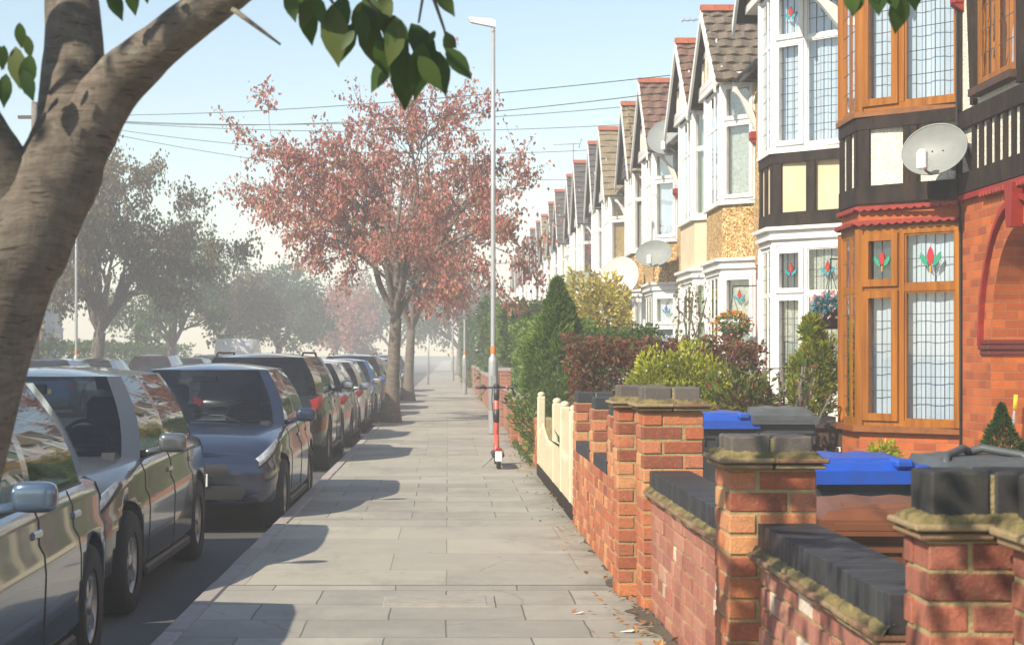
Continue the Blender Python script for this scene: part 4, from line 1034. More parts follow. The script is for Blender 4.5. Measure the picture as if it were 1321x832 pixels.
def car(label, L=4.1, W=1.76, H=1.47, kind='hatch', col='dark_blue_paint', loc=(0,0,0), rz=0, group='cars parked along the near kerb'):
    """x forwards; lofted lower body with cut wheel arches, glasshouse, wheels, lamps"""
    r = thing('parked_car', label, 'car', loc, rz, group)
    h = L/2; w = W/2; wb = L*.31; wr = .31 if kind != 'suv' else .35
    up = {'hatch': 0, 'suv': .12, 'van': .14}[kind]
    top = {'hatch': [(-h,.86),(-h+.25,.93),(-h+.9,.95),(.2,.93),(h-1.05,.9),(h-.5,.83),(h-.12,.745),(h,.68)],
           'suv': [(-h,.98),(-h+.25,1.06),(-h+.9,1.07),(.2,1.05),(h-1.1,1.02),(h-.5,.97),(h-.12,.88),(h,.8)],
           'van': [(-h,1.0),(-h+.3,1.05),(0,1.05),(h-1.1,1.08),(h-.5,.98),(h-.15,.85),(h,.65)]}[kind]
    xs = np.concatenate([np.linspace(-h,-h+.3,7)[:-1], np.linspace(-h+.3,h-.4,44)[:-1], np.linspace(h-.4,h,9)])
    zt = smooth_keys(xs, top)
    wid = smooth_keys(xs, [(-h,w*.8),(-h+.12,w*.92),(-h+.5,w*.985),(-.3,w),(h-.9,w*.985),(h-.35,w*.94),(h-.1,w*.88),(h,w*.8)])
    zb = smooth_keys(xs, [(-h,.34+up*.4),(-h+.35,.2+up*.6),(0,.19+up*.6),(h-.5,.19+up*.6),(h,.28+up*.4)])
    mb = MB(); rings = []
    def ring(i):
        x, t, ww, b = xs[i], zt[i], wid[i], zb[i]
        pr = [(0,b),(ww*.7,b),(ww*.93,b+.02),(ww*.985,b+.09),(ww*.995,b+(t-b)*.38),(ww,b+(t-b)*.55),(ww*.992,b+(t-b)*.66),(ww*.965,b+(t-b)*.72),(ww*.962,b+(t-b)*.86),(ww*.93,t-.035),(ww*.87,t-.008),(ww*.7,t+.012),(ww*.35,t+.026),(0,t+.03)]
        out = []
        for y, z in pr:
            xx = x
            if x > h-.4: xx -= (x-(h-.4))/.4*.22*max(0,(z-.55)/.4)**1.5+((x-(h-.4))/.4)**2*.12*(y/w)**2
            if x < -h+.3: xx += ((-h+.3)-x)/.3*(.1*max(0,(z-.6)/.4)+.08*(y/w)**2)
            out.append((xx, y, z))
        return out
    nr = 14
    def surf(x, k):
        """point on the right-hand body side: k counts up the section from sill to centre line"""
        i = int(np.clip(np.searchsorted(xs, x)-1, 0, len(xs)-2)); t = min(1, max(0, (x-xs[i])/(xs[i+1]-xs[i]))); A_, B_ = ring(i), ring(i+1); j = min(int(k), 12); f_ = k-j
        L_ = lambda R_: Vector(R_[j]).lerp(Vector(R_[j+1]), f_)
        return L_(A_).lerp(L_(B_), t)
    for i in range(len(xs)):
        q = ring(i); rings.append(q+[(x,-y,z) for x,y,z in q[-2:0:-1]])
    m = len(rings[0]); vs = [p for q in rings for p in q]
    fs = [(i*m+k, i*m+(k+1)%m, (i+1)*m+(k+1)%m, (i+1)*m+k) for i in range(len(rings)-1) for k in range(m)]
    mb.add(vs, fs, 0, True); n0 = (len(rings)-1)*m
    # end caps as fans in strips between mirrored ring points
    def cap(b, flip):
        for k in range(nr-1):
            a0, a1 = b+k, b+k+1; c0, c1 = b+((m-k) % m), b+((m-k-1) % m)
            f = [a0,a1,c1,c0] if k else [a0,a1,c1]
            if k == nr-2: f = [a0,a1,c0]
            f = f[::-1] if flip else f
            mb.f.append(f); mb.m.append(0); mb.sm.append(True)
    cap(0, True); cap(n0, False)
    body = part('body', mb, PAINT[col], r)
    # cut the wheel arches
    cm = MB()
    for sx in (-wb-.02, wb+.08):
        cm.lathe([(0,-W),(wr+.055,-W),(wr+.055,W),(0,W)], (sx,0,wr), 40, 'y', smooth=False)
    cut = link(bpy.data.objects.new('cutter', cm.mesh('cutter', [])))
    bm = bmesh.new(); bm.from_mesh(body.data); bmesh.ops.remove_doubles(bm, verts=bm.verts, dist=1e-5); bmesh.ops.recalc_face_normals(bm, faces=bm.faces); bm.to_mesh(body.data); bm.free()
    bm = bmesh.new(); bm.from_mesh(cut.data); bmesh.ops.remove_doubles(bm, verts=bm.verts, dist=1e-5); bmesh.ops.recalc_face_normals(bm, faces=bm.faces); bm.to_mesh(cut.data); bm.free()
    md = body.modifiers.new('arch', 'BOOLEAN'); md.object = cut; md.operation = 'DIFFERENCE'; md.solver = 'EXACT'
    cut.location = r.location; cut.rotation_euler = r.rotation_euler
    bpy.context.view_layer.update(); dg = bpy.context.evaluated_depsgraph_get()
    nm = bpy.data.meshes.new_from_object(body.evaluated_get(dg)); nm.name = 'car_body'; body.modifiers.clear(); old = body.data; body.data = nm; bpy.data.meshes.remove(old)
    bpy.data.objects.remove(cut)
    at = lambda x, ks: float(smooth_keys(np.array([x]), ks)[0])
    belt = lambda x: float(np.interp(x, xs, zt))-.03
    wat = lambda x: float(np.interp(x, xs, wid))
    # glasshouse: belt line and roof line loops from the front centre back to the rear centre
    if kind == 'hatch':   xf, xr, rf, rr, wrf = h-1.0, -h+.16, .42, -h+.52, w*.66
    elif kind == 'suv':   xf, xr, rf, rr, wrf = h-1.05, -h+.1, .55, -h+.32, w*.7
    else:                 xf, xr, rf, rr, wrf = h-.75, -h+.04, h-1.55, -h+.1, w*.84
    zr = H-.06
    sp = [('windscreen', 8), ('pillar', 2), ('window', 7), ('pillar', 1), ('window', 7), ('pillar', 3), ('rear', 8)]
    bx = [(xf+.1,0.),(xf-.12,.8),(xf-.26,.905),(.0,.925),(-.12,.925),(xr+.62,.91),(xr+.12,.84),(xr,0.)]
    tx = [(rf,0.),(rf-.05,.86),(rf-.12,1.),(-.12,1.02),(-.22,1.02),(rr+.42,.98),(rr+.04,.9),(rr-.02,0.)]
    lab = []; bl = []; tl = []
    for i, (nme, k) in enumerate(sp):
        for j in range(k):
            u = j/k; g_ = lambda a, b: a+(b-a)*u
            x = g_(bx[i][0], bx[i+1][0]); y = g_(bx[i][1], bx[i+1][1])*w; X = g_(tx[i][0], tx[i+1][0]); Y = g_(tx[i][1], tx[i+1][1])*wrf
            if nme in ('windscreen','rear'):
                v = u if nme == 'windscreen' else 1-u; s = 1 if nme == 'windscreen' else -1
                x += s*.05*(1-v*v); X += s*.05*(1-v*v)
            bl.append((x,y)); tl.append((X,Y)); lab.append(nme)
    bl.append((xr-.05,0.)); tl.append((rr-.07,0.))
    nz = 6
    def gp(i, v):
        (x,y),(X,Y) = bl[i], tl[i]; zb_ = belt(min(max(x,-h+.1),h-.2))+.02*(y<w*.7)-.015
        e = .05*math.sin(math.pi*v)*(1 if y > w*.5 else .5)
        zz = zr-.035*(1-min(1,abs(Y)/wrf))*0
        return (x+(X-x)*v+(.03*math.sin(math.pi*v) if i < 8 else -.03*math.sin(math.pi*v) if i > len(bl)-9 else 0), y+(Y-y)*v+e*(y/w), zb_+(zz-zb_)*v)
    G = {'windscreen': MB(), 'window': MB(), 'rear': MB(), 'pillar': MB()}
    for sy in (1,-1):
        i = 0
        for nme, k in sp:
            def fn(u, v, i0=i, k=k): 
                p = gp(i0+round(u*k), v); return (p[0], p[1]*sy, p[2])
            G[nme].grid(fn, k, nz, 0, True, flip=(sy < 0))
            i += k
    rmesh = G['pillar']; K = 6
    for sy in (1,-1):
        def rfn(u, v):
            i = round(u*(len(bl)-1)); p = gp(i, 1.); kk = v
            return (p[0]*(1-kk*.0)+(0-.0)*kk, p[1]*sy*(1-kk), zr+.06*math.sin(kk*math.pi/2)*min(1, 1.)*(1-((p[0]-(rf+rr)/2)/((rf-rr)/2))**4*.9 if abs(p[0]-(rf+rr)/2) < (rf-rr)/2+.2 else 0))
        rmesh.grid(rfn, len(bl)-1, K, 0, True, flip=(sy > 0))
    part('roof', rmesh, PAINT[col], r)
    if kind == 'van':                                   # panel van: sides closed
        for sy in (1,-1):
            pass
    part('windscreen', G['windscreen'], 'car_glass', r); part('rear_window', G['rear'], 'car_glass' if kind != 'van' else PAINT[col], r)
    for sy in (1,-1):
        g2 = MB(); i = 0
        for nme, k in sp:
            if nme == 'window':
                g2.grid(lambda u, v, i0=i, k=k: (lambda p: (p[0], p[1]*sy, p[2]))(gp(i0+round(u*k), v)), k, nz, 0, True, flip=(sy < 0))
            i += k
        part('side_window', g2, 'car_glass' if kind != 'van' else PAINT[col], r)
    bz = belt(0)                                        # seats, dashboard and steering wheel seen through the glass
    if kind != 'van':
        for sy in (1,-1):
            it = MB(); it.cbox(-.28,-.1,sy*w*.42-.24,sy*w*.42+.24,bz-.3,bz+.16,.05); st_ = part('seat', it, 'car_cloth', r)
            it = MB(); it.cbox(-.26,-.14,sy*w*.42-.12,sy*w*.42+.12,bz+.15,bz+.36,.04); part('headrest', it, 'car_cloth', st_)
        it = MB(); it.cbox(-wb,-wb+.18,-w*.74,w*.74,bz-.2,bz+.1,.05); part('rear_bench', it, 'car_cloth', r)
        it = MB(); it.cbox(xf-.5,xf-.1,-w*.8,w*.8,bz-.12,bz+.035,.04); part('dashboard', it, 'trim', r)
        it = MB(); it.tube([(xf-.62+.05*math.cos(t),w*.42+.17*math.cos(t),bz+.05+.17*math.sin(t)) for t in np.linspace(0,6.283,20)], .014, 5, 0, False); part('steering_wheel', it, 'trim', r)
        it = MB(); it.cbox(rf-.02,rf+.03,-.12,.12,zr-.12,zr-.05,.012); part('cabin_mirror', it, 'trim', r)
    wp = MB()
    for y_ in (-.1,.45): wp.tube([(xf+.07-.1*abs(y_)/w,y_,bz+.01),(xf-.02,y_-.2,bz+.09),(xf-.1,y_-.5,bz+.1)], .008, 5)
    part('wiper', wp, 'trim', r)
    tr = MB()                                           # window surround and door shut lines
    for sy in (1,-1):
        tr = MB(); tr.tube([(p[0], p[1]*sy*1.004, p[2]+.004) for p in (gp(i, 0.02) for i in range(9, len(bl)-11))], .009, 5, 0); part('window_seal', tr, 'trim', r)
        for x in (h-1.22, -.08, -wb+.3):
            tr = MB(); tr.tube([(p.x+.05*math.sin(t*3)*(x < -.5), (p.y+.001)*sy, p.z) for t in np.linspace(0,1,22) for p in [surf(x+(.12*t*t if x < -.5 else 0), 2.6+6.6*t)]], .0035, 4); part('shut_line', tr, 'trim', r)
    for sy in (1,-1):
        for x in (-.0, -wb+.36):
            m_ = MB(); zz = belt(x)-.13; m_.cbox(x-.1-.02,x+.08-.02,sy*wat(x)*.955-.02,sy*wat(x)*.955+.02,zz-.015,zz+.02,.008); part('door_handle', m_, PAINT[col], r)
        m_ = MB(); xm = xf-.42; m_.ellipsoid((xm,sy*(w+.1),belt(xm)+.1),(.055,.098,.066),14,22,fn=lambda d: (d.x**4+d.y**4+d.z**4)**-.25*.93); m_.tube([(xm+.02,sy*w*.85,belt(xm)+.02),(xm,sy*(w+.05),belt(xm)+.07)], .025, 6)
        mr = part('wing_mirror', m_, PAINT[col], r); m_ = MB(); m_.ellipsoid((xm-.05,sy*(w+.103),belt(xm)+.1),(.014,.078,.052),10,16,fn=lambda d: (d.x**4+d.y**4+d.z**4)**-.25*.95); part('mirror_glass', m_, 'alloy', mr)
        def patch(x0_, x1_, k0, k1, k2, k3, out=.006):
            m2 = MB()
            def pf(u, v):
                x = x0_+(x1_-x0_)*u; k = (k0+(k2-k0)*u)*(1-v)+(k1+(k3-k1)*u)*v; p = surf(x, k)
                return (p.x+(out if x > h-.2 else -out if x < -h+.2 else 0), (p.y+out)*sy, p.z+out*.3)
            m2.grid(pf, 14, 8, 0, True, flip=(sy > 0)); return m2
        hl = part('headlight', patch(h-.55, h-.005, 8.6, 9.05, 7.3, 9.2), 'lamp_clear', r)
        part('lamp_bezel', patch(h-.6, h-.003, 8.3, 8.75, 7.0, 7.35, .008), 'trim', hl)
        if kind == 'van': tl_ = patch(-h+.004, -h+.12, 5.5, 9.2, 5.5, 9.2)
        else: tl_ = patch(-h+.004, -h+.34, 6.9, 9.3, 7.9, 8.9)
        part('tail_light', tl_, 'lamp_red', r)
        m_ = MB(); m_.ellipsoid((h-.17,sy*w*.6,.4+up*.5),(.06,.05,.05),6,10); part('fog_lamp', m_, 'lamp_clear', r)
    fz0, fz1 = float(zb[-1]), float(zt[-1])
    front = lambda y, z: h-.12*(y/w)**2-.22*max(0,(z-.55)/.4)**1.5+.008
    m_ = MB()
    for (a0, a1, hw_) in ((.03,.15,.66),(.23,.33,.5)):
        m_.grid(lambda u, v: (front((u*2-1)*w*hw_, fz0+a0+(a1-a0)*v), (u*2-1)*w*hw_*(1-.12*abs(v-.5)), fz0+a0+(a1-a0)*v), 16, 4, 0, True)
    part('grille', m_, 'trim', r)
    m_ = MB(); m_.cbox(h+.0,h+.018,-.26,.26,.42+up*.6,.53+up*.6,.004); part('number_plate', m_, 'plate_white', r)
    m_ = MB(); m_.cbox(-h-.012,-h+.012,-.26,.26,.6+up,.71+up,.004); part('number_plate', m_, 'plate_yellow', r)
    m_ = MB(); m_.cbox(-h+.0,-h+.3,-w*.8,w*.8,.26+up*.4,.4+up*.4,.03); part('rear_bumper', m_, 'trim', r); m_ = MB(); m_.cbox(-wb+.42,wb-.36,-w*.985,w*.985,.17+up*.6,.235+up*.6,.015); part('sill_trim', m_, 'trim', r)
    if kind == 'suv':
        for sy in (1,-1):
            m_ = MB(); m_.tube([(rf-.25,sy*wrf*.92,zr+.01),(rf-.35,sy*wrf*.9,zr+.06),(rr+.3,sy*wrf*.88,zr+.06),(rr+.15,sy*wrf*.88,zr+.02)], .016, 6); part('roof_rail', m_, 'trim', r)
    for sx in (-wb-.02, wb+.08):
        for sy in (1,-1):
            yy = sy*(w-.115)
            ty = MB(); ty.lathe([(wr*.6,-.095),(wr*.93,-.1),(wr,-.07),(wr,.07),(wr*.93,.1),(wr*.6,.095)], (sx,yy,wr), 32, 'y'); 
            wl = part('wheel', ty, 'tyre', r)
            rm = MB(); o = sy*.085
            rm.lathe([(wr*.68,o*.95),(wr*.6,o),(wr*.57,o*.6)], (sx,yy,wr), 32, 'y'); rm.lathe([(0,o*1.02),(wr*.14,o*1.0),(wr*.15,o*.7)], (sx,yy,wr), 16, 'y')
            for k in range(5):
                a_ = 2*math.pi*k/5; ca, sa = math.cos(a_), math.sin(a_); q = []
                for rad, hw_ in ((wr*.1,.035),(wr*.6,.026)):
                    for s in (-1,1): q.append((sx+ca*rad-sa*hw_*s, yy+o*.9, wr+sa*rad+ca*hw_*s))
                rm.slab([q[0],q[1],q[3],q[2]], (0,-o*.3,0))
            part('rim', rm, 'alloy', wl)
            dk = MB(); dk.lathe([(0,o*.2),(wr*.62,o*.25)], (sx,yy,wr), 24, 'y'); part('brake_disc', dk, 'trim', wl)
    return r
UP, DOWN = math.pi/2, -math.pi/2      # facing away from the camera / towards it
CX = KX-.1-.14
RZ = -.13
hatch = car('dark blue hatchback facing the camera with a white plate', col='dark_blue_paint', W=1.76, loc=(CX-.7, 16.35, RZ), rz=DOWN)
suv = car('black sport utility car with roof rails seen from behind', L=4.4, W=1.86, H=1.58, kind='suv', col='black_paint', loc=(CX-.9, 24.0, RZ), rz=UP)
van = car('white panel van across the road', L=5.0, W=2.0, H=2.35, kind='van', col='white_paintwork', loc=(-9.9, 79., RZ), rz=UP, group='cars parked along the opposite kerb')
def paints(frm, to): return {frm: PAINT[to]}
G1, G2 = 'cars parked along the near kerb', 'cars parked along the opposite kerb'
dup(hatch, (CX-1.0, 7.15, RZ), DOWN, 'nearest car with grey blue paint cut by the left edge of the picture', G1, (.85,1.,1.), paints('dark_blue_paint','steel_blue_paint'))
dup(hatch, (CX-1.13, 11.35, RZ), DOWN, 'grey car parked second from the camera, behind the nearest grey blue one', G1, None, paints('dark_blue_paint','grey_paint'))
dup(hatch, (CX-.88, 29.6, RZ), UP, 'silver hatchback seen from behind right past the black utility car', G1, None, paints('dark_blue_paint','silver_paint'))
dup(hatch, (CX-.88, 34.6, RZ), UP, 'white hatchback parked beside the autumn tree trunk', G1, None, paints('dark_blue_paint','white_paintwork'))
dup(hatch, (CX-.88, 39.6, RZ), DOWN, 'blue hatchback facing the camera left of the autumn tree trunk', G1, None, paints('dark_blue_paint','mid_blue_paint'))
dup(suv, (CX-.9, 45., RZ), UP, 'tall grey car far down the near kerb', G1, None, paints('black_paint','grey_paint'))
dup(hatch, (CX-.88, 50.5, RZ), UP, 'dark car parked beyond the tall grey one', G1, None, paints('dark_blue_paint','black_paint'))
dup(hatch, (CX-.9, 58., RZ), UP, 'distant silver hatchback on the near kerb behind the tree trunk', G1, None, paints('dark_blue_paint','silver_paint'))
dup(suv, (CX-.9, 66., RZ), DOWN, 'tiny dark car farthest down the near kerb', G1)
dup(hatch, (-10.2, 49., RZ), UP, 'dark car across the road left of the red one', G2, None, paints('dark_blue_paint','black_paint'))
dup(hatch, (-9.9, 57., RZ), UP, 'red hatchback across the road', G2, (1.,1.03,1.08), paints('dark_blue_paint','red_paint'))
dup(hatch, (-10., 43., RZ), UP, 'blue car across the road near the big left tree', G2, None, paints('dark_blue_paint','mid_blue_paint'))
dup(hatch, (-9.7, 63.5, RZ), UP, 'dark blue car across the road beside the red one', G2)
dup(suv, (-9.8, 70., RZ), UP, 'pale gold estate car in front of the white van', G2, None, paints('black_paint','pale_gold_paint'))
dup(suv, (-9.9, 88., RZ), UP, 'grey car beyond the white van', G2, None, paints('black_paint','grey_paint'))
# ------------------------------------------------------------------ trees
def limb(mb, p0, d0, L, r0, depth, tips, spread=.55, gravity=0., seg=5, kids_=3, taper=.62, minr=.01, r_end=None):
    pts = [Vector(p0)]; rr = [r0]; d = Vector(d0).normalized()
    for i in range(seg):
        d = (d+Vector((random.gauss(0,.12), random.gauss(0,.12), random.gauss(0,.08)+gravity))).normalized()
        pts.append(pts[-1]+d*L/seg); rr.append(r0*(1-(1-taper)*(i+1)/seg))
    mb.tube(pts, rr, max(4, min(12, int(4+r0*60))), 0, caps=depth == 0)
    if depth == 0:
        tips.append((pts[-1], d)); tips.append((pts[-2], d)); return
    for k in range(kids_):
        i = random.randint(max(1, seg-3), seg); a = random.uniform(0, 6.28)
        side = d.orthogonal().normalized(); side.rotate(Matrix.Rotation(a, 3, d))
        nd = (d*(1-spread*.4)+side*spread*random.uniform(.7,1.3)).normalized()
        limb(mb, pts[i], nd, L*random.uniform(.6,.82), rr[i]*.62, depth-1, tips, spread, gravity, max(3, seg-1), kids_, taper)
    if depth > 1: tips.append((pts[-1], d))

def tree(name, label, loc, height, crown_r, trunk_r, trunk_h, leaf, nleaf, size, seed, lean=(0,0), crown_c=None, cat='tree', group='trees along the street', depth=4, kids_=3, droop=0., sparse=.0, squash=1.):
    random.seed(seed)
    r = thing(name, label, cat, loc, 0, group)
    tk = MB(); tips = []
    n = 7; pts = [Vector((lean[0]*(i/n)**1.3, lean[1]*(i/n)**1.3, trunk_h*i/n)) for i in range(n+1)]
    rad = [trunk_r*(1.5 if i == 0 else 1.15 if i == 1 else 1-.25*i/n) for i in range(n+1)]
    tk.tube(pts, rad, 14)
    fork = pts[-1]; ch = height-trunk_h
    for k in range(5):
        a = 2*math.pi*k/5+random.uniform(-.4,.4); sp = random.uniform(.4,.85)
        limb(tk, fork, (math.cos(a)*sp*crown_r/ch*1.6, math.sin(a)*sp*crown_r/ch*1.6, 1), ch*.42, trunk_r*.5, depth-1, tips, .6, .01, 5, kids_)
    limb(tk, fork, (0,0,1), ch*.5, trunk_r*.6, depth-1, tips, .5, .02, 5, kids_)
    part('trunk', tk, 'bark', r)
    # fine twigs out to an uneven outline, leaves in tufts along them
    cc = np.array(crown_c if crown_c is not None else (fork.x, fork.y, trunk_h+ch*.5)); rr = np.array((crown_r, crown_r, ch*.55*squash))
    T = np.array([tuple(t[0]) for t in tips]); q = (T-cc)/rr; l = np.linalg.norm(q, axis=1)
    T = T[l < 1.5]; pts_ = []; tw = MB()
    for p in T:
        o = (p-cc)/rr; o /= np.linalg.norm(o)+1e-6
        for k in range(3):
            dd = o*rr*.1+rng.normal(size=3)*crown_r*.085+np.array((0,0,.06)); L_ = rng.uniform(.5,1.25)
            a_, b_ = Vector(p), Vector(p+dd*L_); tw.tube([a_, a_.lerp(b_,.5)+Vector((0,0,-.03)), b_], [.009*crown_r/3,.006*crown_r/3,.003*crown_r/3], 3, 0, False, False)
            for t in np.linspace(.15,1,4): pts_.append(p+dd*L_*t)
    part('twigs', tw, 'bark', r)
    T = np.array(pts_); per = max(1, round(nleaf/len(T)))
    P = np.repeat(T, per, 0)+rng.normal(size=(len(T)*per,3))*size*.9
    dirs = np.tile(np.array((0,0,-.6-droop)), (len(P),1))
    part('crown', leaves(P, size, dirs=dirs, wide=.6), leaf, r)
    return r
tree('street_tree', 'autumn street tree with red leaves on the pavement edge', (-1.2, 35.2, 0), 7.2, 2.75, .16, 2.2, 'leaf_autumn', 21000, .095, 21, (.1,0), (.25,0,4.3), droop=.3)
tree('street_tree', 'second autumn street tree behind the red leaved one', (-1.25, 52., 0), 7.0, 2.4, .17, 2.2, 'leaf_autumn', 11000, .12, 6, (.1,0), droop=.3)
tree('street_tree', 'big spreading olive brown tree across the road on the left', (-11.9, 56., 0), 8.0, 3.6, .26, 2.2, 'leaf_olive', 24000, .13, 9, (.2,0), (.7,0,4.7), droop=.7)
tree('street_tree', 'bushy green tree behind the red car', (-12.6, 76., 0), 6.8, 3.2, .22, 1.8, 'leaf_green', 9000, .2, 12)
tree('street_tree', 'bushy olive tree behind the white van', (-12.3, 92., 0), 6.6, 3.2, .22, 1.8, 'leaf_olive', 8000, .22, 15)
tree('street_tree', 'dark green tree in the middle distance left of the autumn tree', (-11.0, 108., 0), 7.5, 3.8, .24, 1.8, 'leaf_dark', 8000, .26, 18)
tree('street_tree', 'reddish far tree left of the autumn tree trunk', (-8.6, 128., 0), 7.0, 4., .24, 1.6, 'leaf_autumn', 7000, .28, 31)
tree('street_tree', 'green far tree at the end of the road', (-4.5, 140., 0), 8.5, 4.5, .26, 1.6, 'leaf_green', 7000, .32, 33)
tree('street_tree', 'dark far tree above the end of the pavement', (.8, 118., 0), 7.5, 3., .24, 1.8, 'leaf_dark', 6000, .26, 35)
tree('street_tree', 'leafy garden tree at the far left edge', (-17.2, 62., 0), 6.4, 3.2, .2, 1.4, 'leaf_green', 8000, .18, 37)
tree('street_tree', 'small green tree on the opposite pavement near the left edge', (-14.0, 46., 0), 4.2, 1.8, .14, 1.2, 'leaf_hedge', 6000, .13, 39)

# the near tree: leaning trunk forking over the pavement, its crown mostly above the camera
random.seed(5)
r = thing('near_tree', 'big leaning street tree forking at the left edge, nearest the camera', 'tree', (-1.32, 4.6, 0), 0, 'trees along the street')
tk = MB(); u_ = 4.6/F
def tp(px, py, dy=0): Y = 4.6+dy; return Vector(((px-VX)*Y/F+1.32, dy, EYE-(py-VY)*Y/F))
tk.limb([(-.14,0,-.02),(-.13,0,.25),(-.11,.0,.8),tp(-10,400),tp(35,300),tp(66,240),tp(88,185),tp(92,130,.02),tp(95,50,.05),tp(90,-60,.1),tp(110,-200,.2)], [.22,.165,.14,.134,.128,.12,.105,.09,.08,.072,.055], 22, 6, .1, 1)
tk.limb([tp(52,330),tp(72,250),tp(105,175,-.01),tp(150,108,-.03),tp(205,58,-.08),tp(265,12,-.15),tp(330,-35,-.25),tp(420,-75,-.4),tp(520,-110,-.5)], [.07,.1,.092,.074,.062,.056,.05,.04,.03], 18, 6, .1, 2)
tk.limb([tp(45,330),tp(28,265),tp(-5,205,-.05),tp(-40,150,-.1),tp(-90,60,-.2),tp(-130,-150,-.3)], [.07,.09,.082,.075,.07,.05], 16, 6, .1, 3)
tk.tube([tp(300,12,-.22),tp(330,34,-.25),tp(362,58,-.25)], [.008,.006,.003], 6)
tips = []
for (p, d) in ((tp(110,-200,.2),(.2,-.6,.6)), (tp(90,-60,.1),(.5,-.7,.5)), (tp(-130,-150,-.3),(-.3,-.6,.6)), (tp(520,-110,-.5),(.6,-.5,.4)), (tp(420,-75,-.4),(.3,-.8,.5))):
    limb(tk, p, d, 1.3, .045, 2, tips, .7, .02, 5, 3)
twig = [[tp(520,-110,-.5),tp(535,-40,-.3),tp(545,0,-.2),tp(540,30,-.2)],[tp(535,-40,-.3),tp(560,0,-.2),tp(573,38,-.2),tp(578,60,-.2)],[tp(420,-75,-.4),tp(440,-40,-.3),tp(470,-5,-.2),tp(490,20,-.2)],[tp(330,-35,-.25),tp(400,-40,-.2),tp(430,5,-.2)]]
for t in twig: tk.tube(t, [.009,.006,.004,.003][:len(t)], 6)
tw2 = [[tp(520,-110,-.5), tp(800,-140,-.4), tp(1000,-90,-.2), tp(1130,-30,-.1), tp(1150,-8,-.1)],[tp(1000,-90,-.2), tp(1040,-40,-.1),tp(1090,-6,0)]]
for t in tw2: tk.tube(t, [.025,.018,.012,.006,.003][:len(t)], 7)
part('trunk', tk, 'bark', r)
lv = MB()
def big_leaf(p, L, ang, tilt, w=.47):
    """ovate pointed leaf hanging from p"""
    d = Vector((math.sin(ang), .25*tilt, -math.cos(ang))).normalized(); s = d.cross(Vector((.3*tilt,-1,.2))).normalized(); up = s.cross(d)
    prof = [(0,0),(.12,.26),(.3,.44),(.5,.48),(.68,.36),(.84,.17),(1,0)]; vs = []; fs = []
    for t, hw_ in prof:
        c = p+d*L*t-up*L*.1*t*t
        vs += [c-s*hw_*L*w+up*.02*L*hw_*3, c, c+s*hw_*L*w+up*.02*L*hw_*3]
    for i in range(len(prof)-1):
        b = 3*i; fs += [(b,b+1,b+4,b+3),(b+1,b+2,b+5,b+4)]
    lv.add(vs, fs, 0, True)
spec = [(392,2,52,.2),(405,-8,44,-.35),(428,6,72,.1),(445,-6,60,-.25),(470,20,64,.25),(455,30,46,-.3),(485,52,44,.35),(500,18,52,.5),(512,22,60,-.1),(518,60,74,.08),(530,30,62,.5),(505,70,50,-.5),(545,55,66,-.12),(540,72,48,.6),(560,64,56,.25),(575,62,46,.7),(562,-16,40,.6),(498,-12,50,-.1),(372,-14,40,.2),(20,60,50,.1),(40,70,46,-.2),(30,90,38,.3),(8,95,40,-.1),(140,-15,40,.4),(166,-20,36,.2)]
for q in range(26):
    x, y, L, a = random.choice(spec); spec.append((x+random.gauss(0,22), min(y, 60)-random.uniform(0,34), L*random.uniform(.45,.8), a+random.gauss(0,.5)))
spec = [t for t in spec if 1]
for x, y, L, a in spec: big_leaf(tp(x,y,-.2+random.uniform(-.08,.08)), L*5./F, a, random.uniform(-1,1))
for x, y, L, a in [(1096,-12,34,.15),(1108,-14,36,-.2),(1132,-22,44,.0),(1146,-14,30,.35),(1162,-8,52,-.05),(1176,-25,40,.2),(1120,-30,38,.3),(1190,-34,36,-.2)]: big_leaf(tp(x,y,-.1), L*4.5/F, a, random.uniform(-1,1), .62)
T = np.array([tuple(t[0]) for t in tips]); 
ex = np.stack([rng.uniform(-2.2,3.0,150), rng.uniform(-4.4,-1.8,150), rng.uniform(2.6,4.6,150)],1)
P = np.repeat(np.concatenate([T[T[:,1] < -1.3], ex]), 11, 0); P += rng.normal(size=P.shape)*.2
P = P[(P[:,2] > 1.42+.235*np.maximum(P[:,1]+4.6,0)+.28)]
cr = leaves(P, .1, dirs=np.tile(np.array((0,0,-.7)),(len(P),1)), wide=.6)
lv.add(cr.v, cr.f, 0)
part('crown', lv, 'leaf_near', r)

# ------------------------------------------------------------------ hedges, shrubs, conifers
def shrub(name, label, cat, loc, pts, size, leaf, dirs=None, stems=None, wide=.5, group=None, flowers=None):
    r = thing(name, label, cat, loc, 0, group)
    part('foliage', leaves(pts, size, dirs=dirs, wide=wide), leaf, r)
    sm = MB(); stems = stems or [((0,0,0),(0,0,.4))]
    for s in stems: sm.tube(s, [.022]+[.012]*(len(s)-1), 6)
    part('stem', sm, 'bark', r)
    if flowers: part('flower', leaves(flowers[0], flowers[1], wide=.9), flowers[2], r)
    return r
def cone_pts(n, h, rad, seed, z0=0., power=.8, lump=.2):
    g = np.random.default_rng(seed); z = g.uniform(0,1,n)**.75; a = g.uniform(0,6.283,n)
    prof = np.sin(np.clip((z*.93+.07),0,1)*math.pi)**.5*(1-z)**power*1.25
    k = 1+lump*np.sin(a*3+z*17)+lump*.7*np.sin(a*5-z*29+seed)
    rr = rad*prof*k*(1-.35*g.uniform(0,1,n)**2)
    p = np.stack([rr*np.cos(a), rr*np.sin(a), z0+z*h],1)
    d = np.stack([np.cos(a)*.8, np.sin(a)*.8, np.full(n,.75)],1); return p, d
p, d = cone_pts(14000, 2.33, .54, 3, .05, .62, .2)
shrub('conifer', 'tall cone shaped green conifer growing over the low wall', 'conifer', (1.42, 21.6, 0), p, .085, 'leaf_fresh', d, [((0,0,0),(0,0,2.1))], .28)
